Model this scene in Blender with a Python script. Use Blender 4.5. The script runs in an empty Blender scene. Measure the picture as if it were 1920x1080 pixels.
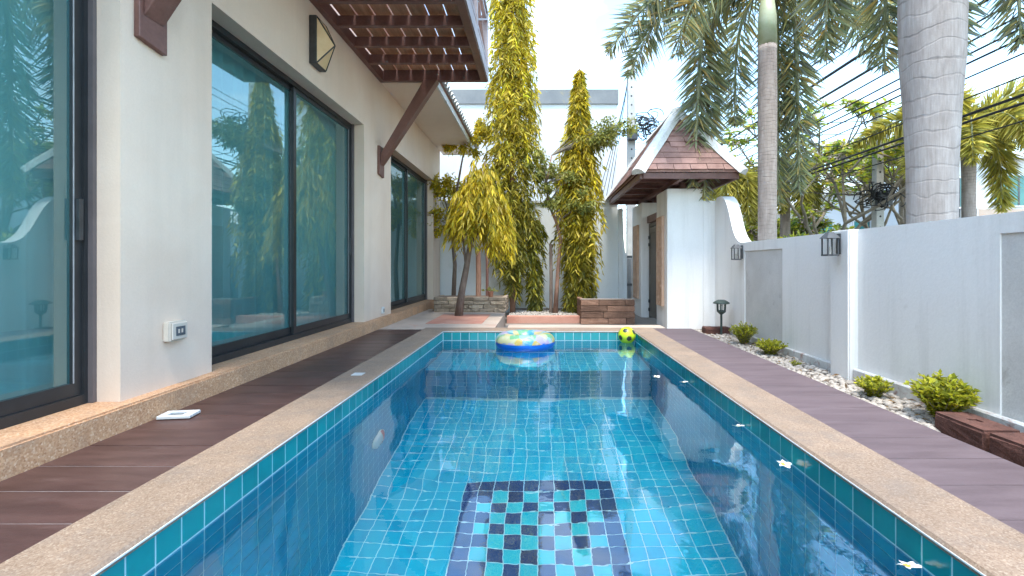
import bpy, bmesh, math, random
import numpy as np
from mathutils import Vector, Matrix
R = math.radians
rng = np.random.default_rng(7)
random.seed(7)
scene = bpy.context.scene
C = scene.collection

# ------------------------------------------------------------------ camera, sky, sun, exposure
cam_d = bpy.data.cameras.new('camera'); cam = bpy.data.objects.new('camera', cam_d); C.objects.link(cam)
cam.location = (0, 0, 1.0); cam.rotation_euler = (R(90), 0, 0)
cam_d.sensor_width = 36; cam_d.lens = 36*890/1920
cam_d.shift_x = -50/1920; cam_d.shift_y = -43/1920
cam_d.clip_start = 0.02; cam_d.clip_end = 3000
scene.camera = cam
SUN_EL, SUN_AZ = 71, 172           # azimuth clockwise from +Y
w = bpy.data.worlds.new('World'); scene.world = w; w.use_nodes = True
nt = w.node_tree; nt.nodes.clear()
def N(nt, t, **k):
    n = nt.nodes.new(t)
    for a, b in k.items(): setattr(n, a, b)
    return n
def L(nt, a, b): nt.links.new(a, b)
wo = N(nt, 'ShaderNodeOutputWorld'); wb = N(nt, 'ShaderNodeBackground'); wb.inputs[1].default_value = 0.125
sky = N(nt, 'ShaderNodeTexSky', sky_type='NISHITA'); sky.sun_disc = False
sky.sun_elevation = R(SUN_EL); sky.sun_rotation = R(SUN_AZ); sky.air_density = 1.1; sky.dust_density = .5; sky.ozone_density = 1.5
tc = N(nt, 'ShaderNodeTexCoord'); mp = N(nt, 'ShaderNodeMapping'); mp.inputs['Scale'].default_value = (1.1, 1.1, 2.2); mp.inputs['Location'].default_value = (0.35, 0.1, 0.0)
L(nt, tc.outputs['Generated'], mp.inputs[0])
cn = N(nt, 'ShaderNodeTexNoise'); cn.inputs['Scale'].default_value = 1.9; cn.inputs['Detail'].default_value = 7; cn.inputs['Roughness'].default_value = .56; cn.inputs['Distortion'].default_value = .4
L(nt, mp.outputs[0], cn.inputs['Vector'])
cr = N(nt, 'ShaderNodeValToRGB'); cr.color_ramp.elements[0].position = .48; cr.color_ramp.elements[1].position = .80
L(nt, cn.outputs['Fac'], cr.inputs[0])
cm = N(nt, 'ShaderNodeMix', data_type='RGBA'); cm.inputs['B'].default_value = (7.2, 7.4, 7.4, 1)
gain = N(nt, 'ShaderNodeMix', data_type='RGBA', blend_type='MULTIPLY'); gain.inputs['Factor'].default_value = 1; gain.inputs['B'].default_value = (1.45, 1.55, 1.46, 1)
L(nt, sky.outputs[0], gain.inputs['A']); L(nt, gain.outputs['Result'], cm.inputs['A']); L(nt, cr.outputs[0], cm.inputs['Factor'])
L(nt, cm.outputs['Result'], wb.inputs[0]); L(nt, wb.outputs[0], wo.inputs[0])
sd = bpy.data.lights.new('sun', 'SUN'); sd.energy = 1.5; sd.angle = R(16); sd.color = (1, .95, .87)
so = bpy.data.objects.new('sun', sd); C.objects.link(so)
sv = Vector((math.sin(R(SUN_AZ))*math.cos(R(SUN_EL)), math.cos(R(SUN_AZ))*math.cos(R(SUN_EL)), math.sin(R(SUN_EL))))
so.rotation_euler = sv.to_track_quat('Z', 'Y').to_euler(); so.location = sv*60
vs = scene.view_settings; vs.view_transform = 'Standard'; vs.look = 'None'; vs.gamma = 1; vs.use_curve_mapping = False; vs.exposure = 2.0
cy = scene.cycles; cy.max_bounces = 12; cy.transmission_bounces = 8; cy.transparent_max_bounces = 16; cy.diffuse_bounces = 7; cy.glossy_bounces = 4
cy.use_denoising = True; cy.sample_clamp_indirect = 6; cy.caustics_refractive = True; cy.caustics_reflective = False; cy.blur_glossy = 0.3

# ------------------------------------------------------------------ materials
def newmat(name):
    m = bpy.data.materials.new(name); m.use_nodes = True
    return m, m.node_tree, m.node_tree.nodes['Principled BSDF']
def mixc(nt, fac, a, b, blend='MIX'):
    n = N(nt, 'ShaderNodeMix', data_type='RGBA', blend_type=blend)
    for s, v in (('Factor', fac), ('A', a), ('B', b)):
        if isinstance(v, (int, float)): n.inputs[s].default_value = v
        elif isinstance(v, tuple): n.inputs[s].default_value = (*v[:3], 1)
        else: L(nt, v, n.inputs[s])
    return n.outputs['Result']
def noise(nt, vec, scale, detail=4, rough=.55, dist=0):
    n = N(nt, 'ShaderNodeTexNoise'); n.inputs['Scale'].default_value = scale; n.inputs['Detail'].default_value = detail
    n.inputs['Roughness'].default_value = rough; n.inputs['Distortion'].default_value = dist
    L(nt, vec, n.inputs['Vector']); return n.outputs['Fac']
def ramp(nt, fac, *stops):
    n = N(nt, 'ShaderNodeValToRGB'); e = n.color_ramp.elements
    while len(e) < len(stops): e.new(.5)
    for el, (p, c) in zip(e, stops):
        el.position = p; el.color = (*c[:3], 1) if isinstance(c, tuple) else (c, c, c, 1)
    L(nt, fac, n.inputs[0]); return n.outputs[0]
def coords(nt, scale=(1, 1, 1), obj=False):
    if obj: v = N(nt, 'ShaderNodeTexCoord').outputs['Object']
    else: v = N(nt, 'ShaderNodeNewGeometry').outputs['Position']
    if scale != (1, 1, 1):
        m = N(nt, 'ShaderNodeMapping'); m.inputs['Scale'].default_value = scale; L(nt, v, m.inputs[0]); v = m.outputs[0]
    return v
def bump(nt, b, h, dist, strength=1, prev=None):
    n = N(nt, 'ShaderNodeBump'); n.inputs['Distance'].default_value = dist; n.inputs['Strength'].default_value = strength
    L(nt, h, n.inputs['Height'])
    if prev is not None: L(nt, prev, n.inputs['Normal'])
    if b is not None: L(nt, n.outputs[0], b.inputs['Normal'])
    return n.outputs[0]
def surf(name, c1, c2, scale=3, rough=.7, fine=None, bd=0, bs=40, stretch=(1, 1, 1), rand=0, obj=False, spec=.5, contrast=(.35, .65), stain=None, metallic=0, streak=None):
    """two-tone noise colour, fine grain, small relief, optional per-object variation and stains"""
    m, nt, b = newmat(name); v = coords(nt, stretch, obj)
    col = ramp(nt, noise(nt, v, scale, 6, .6, .3), (contrast[0], c1), (contrast[1], c2))
    if fine:
        f = ramp(nt, noise(nt, v, fine[0], 3, .6), (.3, 1-fine[1]), (.7, 1+fine[1]*.6)); col = mixc(nt, 1.0, col, f, 'MULTIPLY')
    if stain:
        s = ramp(nt, noise(nt, v, stain[0], 7, .65, .8), (stain[2], 0.0), (stain[2]+.18, 1.0)); col = mixc(nt, s, col, stain[1])
    if streak:
        sv_ = coords(nt, (1, 1, .07), obj); sk = ramp(nt, noise(nt, sv_, streak[0], 5, .6, .2), (.50, 0.0), (.74, streak[2])); col = mixc(nt, sk, col, streak[1])
    if rand:
        r = N(nt, 'ShaderNodeObjectInfo').outputs['Random']; rr = ramp(nt, r, (0, 1-rand), (1, 1+rand*.7)); col = mixc(nt, 1.0, col, rr, 'MULTIPLY')
    L(nt, col, b.inputs['Base Color']); b.inputs['Roughness'].default_value = rough; b.inputs['Specular IOR Level'].default_value = spec; b.inputs['Metallic'].default_value = metallic
    if bd: bump(nt, b, noise(nt, v, bs, 4, .6), bd)
    return m
def aggregate(name, tones, scale, rough=.75, bd=.002, dirt=(.25, .2, .16)):
    m, nt, b = newmat(name); v = coords(nt)
    vo = N(nt, 'ShaderNodeTexVoronoi'); vo.inputs['Scale'].default_value = scale; L(nt, v, vo.inputs['Vector'])
    sep = N(nt, 'ShaderNodeSeparateColor'); L(nt, vo.outputs['Color'], sep.inputs[0])
    n = len(tones); col = ramp(nt, sep.outputs[0], *[(i/(n-1), t) for i, t in enumerate(tones)])
    big = ramp(nt, noise(nt, v, 1.7, 6, .65, .5), (.35, .82), (.68, 1.1)); col = mixc(nt, 1.0, col, big, 'MULTIPLY')
    dd = ramp(nt, noise(nt, v, 4.5, 6, .7), (.47, 0.0), (.74, .68)); col = mixc(nt, dd, col, dirt)
    L(nt, col, b.inputs['Base Color']); b.inputs['Roughness'].default_value = rough
    bump(nt, b, ramp(nt, vo.outputs['Distance'], (0, 1.0), (.7, 0.0)), bd)
    return m
M = {}
M['cream'] = surf('cream render', (.68, .53, .41), (.74, .60, .48), 1.1, .8, (60, .03), .0012, 90, stain=(1.3, (.56, .46, .37), .68), streak=(4, (.54, .44, .35), .30))
M['soffit'] = surf('soffit paint', (.72, .60, .49), (.78, .67, .56), .9, .85, (50, .03), .001, 60, stain=(2.2, (.40, .32, .25), .70))
M['white'] = surf('white garden wall paint', (.85, .835, .81), (.88, .87, .85), .9, .78, (45, .03), .002, 30, stain=(1.6, (.62, .60, .56), .66), streak=(5, (.58, .57, .54), .45))
M['wall_foot'] = surf('worn wall foot', (.70, .70, .68), (.58, .56, .53), 6, .9, (40, .08), .004, 25, stain=(9, (.36, .17, .12), .54))
M['cement'] = surf('bare cement panel', (.60, .585, .56), (.69, .675, .65), 2.2, .92, (70, .08), .003, 60, stain=(3, (.33, .30, .28), .62))
M['back_white'] = surf('blue white paint', (.70, .75, .78), (.77, .81, .83), .7, .8, (30, .03), .001, 30, stain=(1.1, (.58, .62, .62), .6))
M['neigh'] = surf('neighbour wall paint', (.56, .59, .61), (.64, .66, .67), .5, .8, (30, .02), stain=(.7, (.60, .61, .60), .62))
M['parapet'] = surf('grey parapet', (.16, .17, .18), (.23, .235, .235), .8, .85, (20, .05), stain=(1.6, (.33, .28, .16), .62))
M['step'] = aggregate('orange pebble wash', [(.42, .205, .10), (.55, .30, .155), (.64, .39, .225), (.49, .26, .13), (.72, .50, .33)], 120, .75, .0008, (.33, .22, .15))
M['coping'] = aggregate('tan pebble wash', [(.21, .14, .094), (.26, .182, .126), (.31, .225, .16), (.235, .16, .108), (.37, .285, .21)], 150, .8, .0008, (.17, .14, .12))
M['terrace'] = surf('terrace paving', (.40, .32, .26), (.50, .40, .32), 1.6, .85, (60, .12), .002, 70, stain=(1.7, (.45, .26, .19), .56))
M['redpave'] = surf('red paving', (.47, .20, .14), (.56, .30, .22), 2, .85, (50, .1), .002, 60, stain=(3, (.52, .36, .28), .6))
M['ground'] = surf('ground', (.24, .21, .18), (.32, .28, .24), 1.3, .95, (30, .15), .004, 20)
M['asphalt'] = surf('asphalt', (.045, .045, .047), (.07, .07, .07), 2, .9, (80, .2), .003, 90)
M['soil'] = surf('soil', (.10, .075, .055), (.17, .13, .10), 8, .95, (60, .25), .01, 30)
M['deckL'] = surf('brown deck board', (.056, .027, .023), (.094, .049, .042), 2.4, .36, (50, .10), .0006, 50, (1, 5, 1), .14, spec=.3, stain=(2.2, (.115, .068, .06), .60))
M['deckR'] = surf('purple brown deck board', (.105, .074, .079), (.145, .106, .112), 1.8, .6, (40, .08), .0006, 50, (1, 6, 1), .05, spec=.3, stain=(2.6, (.19, .15, .152), .63))
M['grout'] = surf('pool grout', (.42, .62, .66), (.52, .70, .74), 4, .8)
M['joint'] = surf('deck joint', (.20, .175, .17), (.34, .31, .295), 10, .9)
M['wet_white'] = surf('white grout edge', (.70, .73, .72), (.80, .82, .81), 8, .7, (60, .1))
def tile(name, c1, c2, rough=.12):
    m, nt, b = newmat(name)
    r = N(nt, 'ShaderNodeObjectInfo').outputs['Random']
    v = coords(nt); nn = noise(nt, v, 7, 3)
    f = N(nt, 'ShaderNodeMath', operation='ADD'); L(nt, r, f.inputs[0]); L(nt, nn, f.inputs[1])
    col = ramp(nt, f.outputs[0], (.4, c1), (1.0, c2)); L(nt, col, b.inputs['Base Color'])
    b.inputs['Roughness'].default_value = rough; bump(nt, b, noise(nt, v, 14, 2), .0006)
    return m
M['t_teal'] = tile('teal glazed tile', (.003, .19, .215), (.008, .27, .29))
M['t_blue'] = tile('blue glazed tile', (.002, .31, .50), (.006, .41, .58))
M['t_blue_shade'] = tile('shaded blue glazed tile', (.002, .20, .36), (.005, .27, .44))  # darker copy of the pool blue; shade on upright tiles put into colour
M['t_navy'] = tile('navy glazed tile', (.008, .035, .12), (.012, .055, .17))
M['t_cyan'] = tile('turquoise glazed tile', (.008, .40, .50), (.016, .50, .57))
M['frame'] = surf('black aluminium', (.016, .018, .02), (.026, .028, .03), 5, .35, spec=.5)
M['frame_lip'] = surf('brown grey jamb', (.10, .085, .085), (.13, .11, .11), 5, .5)
M['seal'] = surf('grey window seal', (.30, .31, .32), (.42, .43, .44), 9, .5)
M['wood'] = surf('red brown timber', (.135, .060, .046), (.20, .095, .075), 3, .5, (40, .15), .001, 60, (1, 1, 1), .10, stain=(3, (.23, .12, .09), .63))
M['plank'] = surf('orange brown plank', (.42, .19, .10), (.60, .31, .18), 5, .6, (40, .2), .001, 60, (4, .5, 1), .18, stain=(4, (.10, .05, .035), .6))
M['wood_grey'] = surf('weathered grey timber', (.30, .26, .26), (.42, .38, .38), 3, .6, (40, .12), .001, 60)
M['door_wood'] = surf('grey brown door timber', (.13, .115, .095), (.19, .165, .14), 6, .6, (50, .15), .001, 60, (6, 6, 1), .1)
M['roof_tile'] = surf('brown clay tile', (.27, .145, .118), (.37, .215, .175), 6, .75, (60, .15), .002, 60, rand=.28, stain=(5, (.33, .24, .20), .64))
M['mortar'] = surf('pale mortar cap', (.64, .65, .62), (.76, .76, .73), 4, .9, (30, .15), .006, 25, stain=(5, (.36, .40, .38), .58))
M['sandstone'] = surf('carved sandstone', (.52, .33, .22), (.62, .43, .31), 5, .9, (60, .12), .002, 60, stain=(12, (.36, .22, .15), .60))
M['brick'] = surf('sandstone brick', (.20, .105, .068), (.31, .17, .11), 4, .9, (40, .2), .004, 30, rand=.35, stain=(7, (.24, .16, .12), .6))
M['rubble'] = surf('rubble stone', (.24, .185, .13), (.38, .30, .225), 5, .95, (40, .25), .008, 22, rand=.3, stain=(7, (.12, .095, .075), .58))
M['laterite'] = surf('laterite block', (.085, .036, .027), (.14, .060, .045), 9, .95, (70, .35), .006, 45, stain=(11, (.10, .045, .035), .6))
M['pebble'] = surf('white river pebble', (.25, .21, .175), (.52, .48, .43), 16, .8, (60, .1), .001, 60, contrast=(.3, .7))
M['blackmetal'] = surf('black painted metal', (.022, .024, .026), (.04, .042, .045), 8, .45)
M['greymetal'] = surf('dark grey lantern metal', (.05, .055, .06), (.085, .09, .095), 9, .5)
M['greenmetal'] = surf('dark green lamp plastic', (.03, .05, .045), (.05, .075, .065), 9, .5)
M['plastic'] = surf('ivory plastic', (.50, .45, .38), (.58, .53, .46), 8, .45)
M['plastic_w'] = surf('white plastic', (.52, .53, .52), (.60, .61, .60), 8, .4)
M['plastic_d'] = surf('dark socket insert', (.05, .065, .08), (.09, .11, .13), 20, .4)
M['pink'] = surf('pink lamp lens', (.80, .16, .14), (.88, .25, .22), 30, .4)
M['amber'] = surf('amber frosted glass', (.60, .42, .22), (.72, .54, .32), 4, .35)
M['trunk'] = surf('grey brown bark', (.13, .095, .075), (.22, .165, .13), 9, .9, (40, .3), .012, 30, (1, 1, .25))
M['trunk_red'] = surf('red brown bark', (.22, .115, .075), (.32, .185, .13), 7, .9, (40, .25), .008, 30, (1, 1, .25))
M['twig'] = surf('grey twig bark', (.20, .17, .13), (.30, .26, .20), 9, .9)
M['clay'] = surf('clay pot', (.30, .12, .07), (.38, .17, .10), 9, .85)
M['curtain'] = surf('pale curtain', (.80, .84, .83), (.86, .89, .88), 2, .9)
M['curtain_d'] = surf('grey curtain', (.55, .64, .66), (.64, .72, .73), 2, .9)
M['interior'] = surf('interior wall', (.40, .40, .37), (.46, .45, .42), 1, .9)
M['intfloor'] = surf('interior floor', (.26, .22, .18), (.32, .27, .22), 3, .4)
M['cable'] = surf('black cable', (.012, .013, .015), (.022, .023, .026), 4, .6)
M['concrete'] = surf('pole concrete', (.42, .41, .385), (.54, .53, .50), 3, .9, (40, .12), .002, 40)
M['blue_vinyl'] = surf('blue vinyl', (.004, .10, .52), (.008, .15, .62), 3, .3)
M['petal'] = surf('white petal', (.82, .80, .74), (.86, .84, .80), 9, .6)
M['flower_c'] = surf('yellow flower throat', (.85, .48, .03), (.9, .58, .06), 20, .6)
M['pinkflower'] = surf('pale pink blossom', (.70, .50, .46), (.80, .68, .64), 9, .7)
M['room'] = surf('sofa fabric', (.60, .58, .54), (.68, .66, .62), 5, .9)
M['teal_glass'] = surf('teal window glass', (.03, .16, .16), (.05, .22, .21), 1.5, .1)

def glass_mat():
    m = bpy.data.materials.new('green tinted glass'); m.use_nodes = True; nt = m.node_tree; nt.nodes.clear()
    o = N(nt, 'ShaderNodeOutputMaterial'); t = N(nt, 'ShaderNodeBsdfTransparent'); t.inputs[0].default_value = (.58, .95, .97, 1)
    g = N(nt, 'ShaderNodeBsdfGlossy'); g.inputs[0].default_value = (.80, .97, .97, 1); g.inputs['Roughness'].default_value = .0
    f = N(nt, 'ShaderNodeFresnel'); f.inputs[0].default_value = 2.3
    df = N(nt, 'ShaderNodeBsdfDiffuse'); df.inputs[0].default_value = (.17, .50, .52, 1); tm = N(nt, 'ShaderNodeMixShader'); tm.inputs[0].default_value = .20; L(nt, t.outputs[0], tm.inputs[1]); L(nt, df.outputs[0], tm.inputs[2])  # light put into the glass as an even teal diffuse haze, brightening the panes
    v = coords(nt); bn = bump(nt, None, noise(nt, v, 1.6, 1), .0008); L(nt, bn, g.inputs['Normal'])
    mx = N(nt, 'ShaderNodeMixShader'); L(nt, f.outputs[0], mx.inputs[0]); L(nt, tm.outputs[0], mx.inputs[1]); L(nt, g.outputs[0], mx.inputs[2]); L(nt, mx.outputs[0], o.inputs[0])
    return m
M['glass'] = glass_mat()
def clear_mat():
    m = bpy.data.materials.new('clear lamp glass'); m.use_nodes = True; nt = m.node_tree; nt.nodes.clear()
    o = N(nt, 'ShaderNodeOutputMaterial'); t = N(nt, 'ShaderNodeBsdfTransparent'); t.inputs[0].default_value = (.95, .96, .96, 1)
    g = N(nt, 'ShaderNodeBsdfGlossy'); g.inputs['Roughness'].default_value = .05; f = N(nt, 'ShaderNodeValue'); f.outputs[0].default_value = .05
    mx = N(nt, 'ShaderNodeMixShader'); L(nt, f.outputs[0], mx.inputs[0]); L(nt, t.outputs[0], mx.inputs[1]); L(nt, g.outputs[0], mx.inputs[2]); L(nt, mx.outputs[0], o.inputs[0])
    return m
M['clear'] = clear_mat()
def water_mat():
    m = bpy.data.materials.new('pool water'); m.use_nodes = True; nt = m.node_tree; nt.nodes.clear()
    o = N(nt, 'ShaderNodeOutputMaterial'); g = N(nt, 'ShaderNodeBsdfGlass'); g.inputs['IOR'].default_value = 1.333; g.inputs['Roughness'].default_value = 0; g.inputs[0].default_value = (.90, .985, 1, 1)
    v = coords(nt, (1, 1.0, 1))
    h1 = noise(nt, v, 1.5, 1, .4, .2); h2 = noise(nt, coords(nt, (1, 1.25, 1)), 4.5, 0, .5, .0)
    b1 = bump(nt, None, h1, .014); b2 = bump(nt, None, h2, .0017, 1, b1)
    h3 = noise(nt, coords(nt, (1, 1.6, 1)), 17, 1, .5, .2); b3 = bump(nt, None, h3, .00022, 1, b2)
    L(nt, b3, g.inputs['Normal']); sh = N(nt, 'ShaderNodeBsdfGlossy'); sh.inputs['Roughness'].default_value = 0; L(nt, b3, sh.inputs['Normal'])
    mx = N(nt, 'ShaderNodeMixShader'); mx.inputs[0].default_value = .095; L(nt, g.outputs[0], mx.inputs[1]); L(nt, sh.outputs[0], mx.inputs[2]); L(nt, mx.outputs[0], o.inputs[0]); return m
M['water'] = water_mat()
def leaf_mat(name, rough=.5, trans=.45):
    m, nt, b = newmat(name); o = nt.nodes['Material Output']
    a = N(nt, 'ShaderNodeAttribute', attribute_name='Col'); L(nt, a.outputs['Color'], b.inputs['Base Color'])
    b.inputs['Roughness'].default_value = rough; b.inputs['Specular IOR Level'].default_value = .35
    t = N(nt, 'ShaderNodeBsdfTranslucent'); L(nt, a.outputs['Color'], t.inputs[0])
    mx = N(nt, 'ShaderNodeMixShader'); mx.inputs[0].default_value = trans
    L(nt, b.outputs[0], mx.inputs[1]); L(nt, t.outputs[0], mx.inputs[2]); L(nt, mx.outputs[0], o.inputs[0]); return m
M['leaf'] = leaf_mat('leaf')
def palm_trunk_mat(name, c1, c2, ring, rd):
    m, nt, b = newmat(name); v = coords(nt, obj=True)
    wv = N(nt, 'ShaderNodeTexWave', wave_type='BANDS', bands_direction='Z'); wv.inputs['Scale'].default_value = ring; wv.inputs['Distortion'].default_value = 5.5; wv.inputs['Detail'].default_value = 3; wv.inputs['Detail Scale'].default_value = 1.2
    L(nt, v, wv.inputs['Vector'])
    col = ramp(nt, noise(nt, coords(nt, (1, 1, .3), True), 8, 6, .65), (.3, c1), (.7, c2))
    ln = ramp(nt, wv.outputs['Fac'], (0, .55), (.06, 1.0)); brk = ramp(nt, noise(nt, v, 5, 3), (.42, .08), (.62, .75)); col = mixc(nt, brk, col, ln, 'MULTIPLY')
    fib = ramp(nt, noise(nt, coords(nt, (1, 1, .06), True), 60, 3), (.3, .85), (.7, 1.1)); col = mixc(nt, 1.0, col, fib, 'MULTIPLY')
    L(nt, col, b.inputs['Base Color']); b.inputs['Roughness'].default_value = .85
    p = bump(nt, None, ln, rd); bump(nt, b, noise(nt, v, 50, 3), .002, 1, p); return m
M['palm_trunk'] = palm_trunk_mat('ringed palm bark', (.29, .245, .22), (.43, .385, .36), 1.7, .005)
M['palm_trunk2'] = palm_trunk_mat('ringed thin palm bark', (.26, .21, .18), (.42, .36, .32), 5.0, .012)
M['crownshaft'] = surf('pale green crownshaft', (.33, .36, .19), (.48, .50, .33), 3, .45, stain=(5, (.42, .34, .22), .62))
def ring_print_mat():
    m, nt, b = newmat('printed vinyl'); v = coords(nt, obj=True)
    vo = N(nt, 'ShaderNodeTexVoronoi'); vo.inputs['Scale'].default_value = 8; L(nt, v, vo.inputs['Vector'])
    s = N(nt, 'ShaderNodeSeparateColor'); L(nt, vo.outputs['Color'], s.inputs[0])
    col = ramp(nt, s.outputs[0], (0, (.35, .60, .66)), (.18, (.62, .48, .12)), (.34, (.08, .42, .58)), (.48, (.70, .60, .32)), (.62, (.50, .46, .70)), (.76, (.20, .52, .28)), (.88, (.62, .66, .40)), (1, (.78, .26, .12)))
    col.node.color_ramp.interpolation = 'CONSTANT'
    d = ramp(nt, noise(nt, v, 16, 3), (.56, 0.0), (.64, .5)); col = mixc(nt, d, col, (.74, .76, .72))
    k = ramp(nt, noise(nt, v, 24, 2), (.68, 0.0), (.72, .8)); col = mixc(nt, k, col, (.08, .06, .10))
    col = mixc(nt, 1.0, col, (.60, .60, .60), 'MULTIPLY'); L(nt, col, b.inputs['Base Color']); b.inputs['Roughness'].default_value = .35; return m
M['print'] = ring_print_mat()
M['ball'] = surf('lime ball', (.48, .62, .01), (.56, .70, .02), 3, .4)
M['ballblack'] = surf('black ball patch', (.02, .03, .02), (.03, .04, .03), 3, .4)

# ------------------------------------------------------------------ builders
class MB:
    def __init__(s): s.v = []; s.f = []
    def add(s, vs, fs):
        o = len(s.v); s.v += [tuple(x) for x in vs]; s.f += [tuple(i+o for i in f) for f in fs]; return s
    def box(s, x0, x1, y0, y1, z0, z1):
        return s.add([(x0,y0,z0),(x1,y0,z0),(x1,y1,z0),(x0,y1,z0),(x0,y0,z1),(x1,y0,z1),(x1,y1,z1),(x0,y1,z1)],
                     [(0,3,2,1),(4,5,6,7),(0,1,5,4),(1,2,6,5),(2,3,7,6),(3,0,4,7)])
    def beam(s, p0, p1, wd, ht, up=(0, 0, 1)):
        a = Vector(p0); b = Vector(p1); d = (b-a).normalized(); u = Vector(up); x = d.cross(u).normalized()*wd/2; y = x.cross(d).normalized()*ht/2
        vs = [a-x-y, a+x-y, a+x+y, a-x+y, b-x-y, b+x-y, b+x+y, b-x+y]
        return s.add(vs, [(0,1,2,3),(7,6,5,4),(0,4,5,1),(1,5,6,2),(2,6,7,3),(3,7,4,0)])
    def tube(s, pts, rad, n=8, cap=True):
        pts = [Vector(p) for p in pts]; k = len(pts)
        if not hasattr(rad, '__len__'): rad = [rad]*k
        vs = []; ref = None
        for i, p in enumerate(pts):
            t = (pts[min(i+1, k-1)]-pts[max(i-1, 0)]).normalized()
            if ref is None:
                ref = Vector((1, 0, 0)) if abs(t.x) < .9 else Vector((0, 1, 0))
            x = (ref-t*ref.dot(t)).normalized(); y = t.cross(x); ref = x
            for j in range(n):
                a = 2*math.pi*j/n; vs.append(p+(x*math.cos(a)+y*math.sin(a))*rad[i])
        fs = [(i*n+j, i*n+(j+1) % n, (i+1)*n+(j+1) % n, (i+1)*n+j) for i in range(k-1) for j in range(n)]
        if cap: fs += [tuple(range(n-1, -1, -1)), tuple((k-1)*n+j for j in range(n))]
        return s.add(vs, fs)
    def lathe(s, prof, n=16, c=(0, 0, 0)):
        vs = [(c[0]+r*math.cos(2*math.pi*j/n), c[1]+r*math.sin(2*math.pi*j/n), c[2]+z) for r, z in prof for j in range(n)]
        fs = [(i*n+j, i*n+(j+1) % n, (i+1)*n+(j+1) % n, (i+1)*n+j) for i in range(len(prof)-1) for j in range(n)]
        return s.add(vs, fs)
    def prism(s, poly, axis, a, b):
        """poly in the two other axes (order x,y,z without axis), extruded from a to b"""
        def P(p, t):
            return (t, p[0], p[1]) if axis == 'x' else (p[0], t, p[1]) if axis == 'y' else (p[0], p[1], t)
        n = len(poly); vs = [P(p, a) for p in poly]+[P(p, b) for p in poly]
        return s.add(vs, [tuple(range(n-1, -1, -1)), tuple(range(n, 2*n))]+[(i, (i+1) % n, n+(i+1) % n, n+i) for i in range(n)])
    def mesh(s, name, m, smooth=False, bevel=0, seg=1):
        me = bpy.data.meshes.new(name); me.from_pydata(s.v, [], s.f)
        bm = bmesh.new(); bm.from_mesh(me); bmesh.ops.recalc_face_normals(bm, faces=bm.faces)
        if bevel: bmesh.ops.bevel(bm, geom=list(bm.edges), offset=bevel, segments=seg, affect='EDGES', clamp_overlap=True)
        bm.to_mesh(me); bm.free()
        if smooth: me.shade_smooth()
        me.materials.append(M[m] if isinstance(m, str) else m); return me
    def build(s, name, m, parent=None, **k):
        return put(name, s.mesh(name, m, **k), parent)
def put(name, me, parent=None, loc=None, rot=None, scale=None):
    o = bpy.data.objects.new(name, me); C.objects.link(o)
    if parent is not None: o.parent = parent
    if loc is not None: o.location = loc
    if rot is not None: o.rotation_euler = rot
    if scale is not None: o.scale = scale
    return o
def tag(o, label, cat, group=None, kind=None):
    o['label'] = label; o['category'] = cat
    if group: o['group'] = group
    if kind: o['kind'] = kind
    return o
def thing(name, label, cat, loc=(0, 0, 0), rz=0, group=None):
    o = bpy.data.objects.new(name, None); C.objects.link(o); o.location = loc; o.rotation_euler = (0, 0, rz); o.empty_display_size = .1
    return tag(o, label, cat, group)
def struct(o, label=None):
    o['kind'] = 'structure'
    if label: o['label'] = label
    return o
def chamfer_box(name, m, dx, dy, dz, ch, seg=1):
    return MB().box(-dx/2, dx/2, -dy/2, dy/2, -dz/2, dz/2).mesh(name, m, bevel=ch, seg=seg)
def rough_block(name, m, dx, dy, dz, ch, jit, seed, sub=2):
    r = random.Random(seed); bm = bmesh.new(); bmesh.ops.create_cube(bm, size=1)
    bmesh.ops.scale(bm, vec=(dx, dy, dz), verts=bm.verts)
    bmesh.ops.bevel(bm, geom=list(bm.edges), offset=ch, segments=1, affect='EDGES')
    if sub: bmesh.ops.subdivide_edges(bm, edges=[e for e in bm.edges if e.calc_length() > min(dx, dy, dz)*.8], cuts=sub, use_grid_fill=True)
    for v in bm.verts: v.co += Vector((r.uniform(-1, 1), r.uniform(-1, 1), r.uniform(-1, 1)))*jit
    me = bpy.data.meshes.new(name); bm.to_mesh(me); bm.free(); me.materials.append(M[m]); return me
def norm(a): return a/np.maximum(np.linalg.norm(a, axis=-1, keepdims=True), 1e-9)
def leaf_mesh(name, P, D, U, Ln, W, col, droop=.12, m='leaf'):
    """diamond leaves folded along the midrib: P base points, D directions, U up hints"""
    P = np.asarray(P, float); D = norm(np.asarray(D, float)); n = len(P)
    Ln = np.broadcast_to(Ln, (n,))[:, None]; W = np.broadcast_to(W, (n,))[:, None]
    S = norm(np.cross(D, U)); Nn = np.cross(S, D)
    mid = P+D*Ln*.42
    V = np.empty((n, 4, 3)); V[:, 0] = P; V[:, 1] = mid+S*W/2+Nn*W*.18; V[:, 2] = P+D*Ln-np.array([0, 0, 1.])*Ln*droop; V[:, 3] = mid-S*W/2+Nn*W*.18
    me = bpy.data.meshes.new(name); me.vertices.add(4*n); me.vertices.foreach_set('co', V.reshape(-1).astype(np.float32))
    idx = np.arange(4*n).reshape(n, 4); T = np.concatenate([idx[:, [0, 1, 2]], idx[:, [0, 2, 3]]]).astype(np.int32)
    me.loops.add(T.size); me.loops.foreach_set('vertex_index', T.reshape(-1))
    me.polygons.add(len(T)); me.polygons.foreach_set('loop_start', np.arange(0, T.size, 3, dtype=np.int32)); me.polygons.foreach_set('loop_total', np.full(len(T), 3, dtype=np.int32))
    ca = me.color_attributes.new('Col', 'FLOAT_COLOR', 'POINT'); cc = np.ones((4*n, 4), np.float32); cc[:, :3] = np.repeat(np.asarray(col, np.float32), 4, 0); ca.data.foreach_set('color', cc.reshape(-1))
    me.update(); me.validate(); me.materials.append(M[m]); return me
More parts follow.
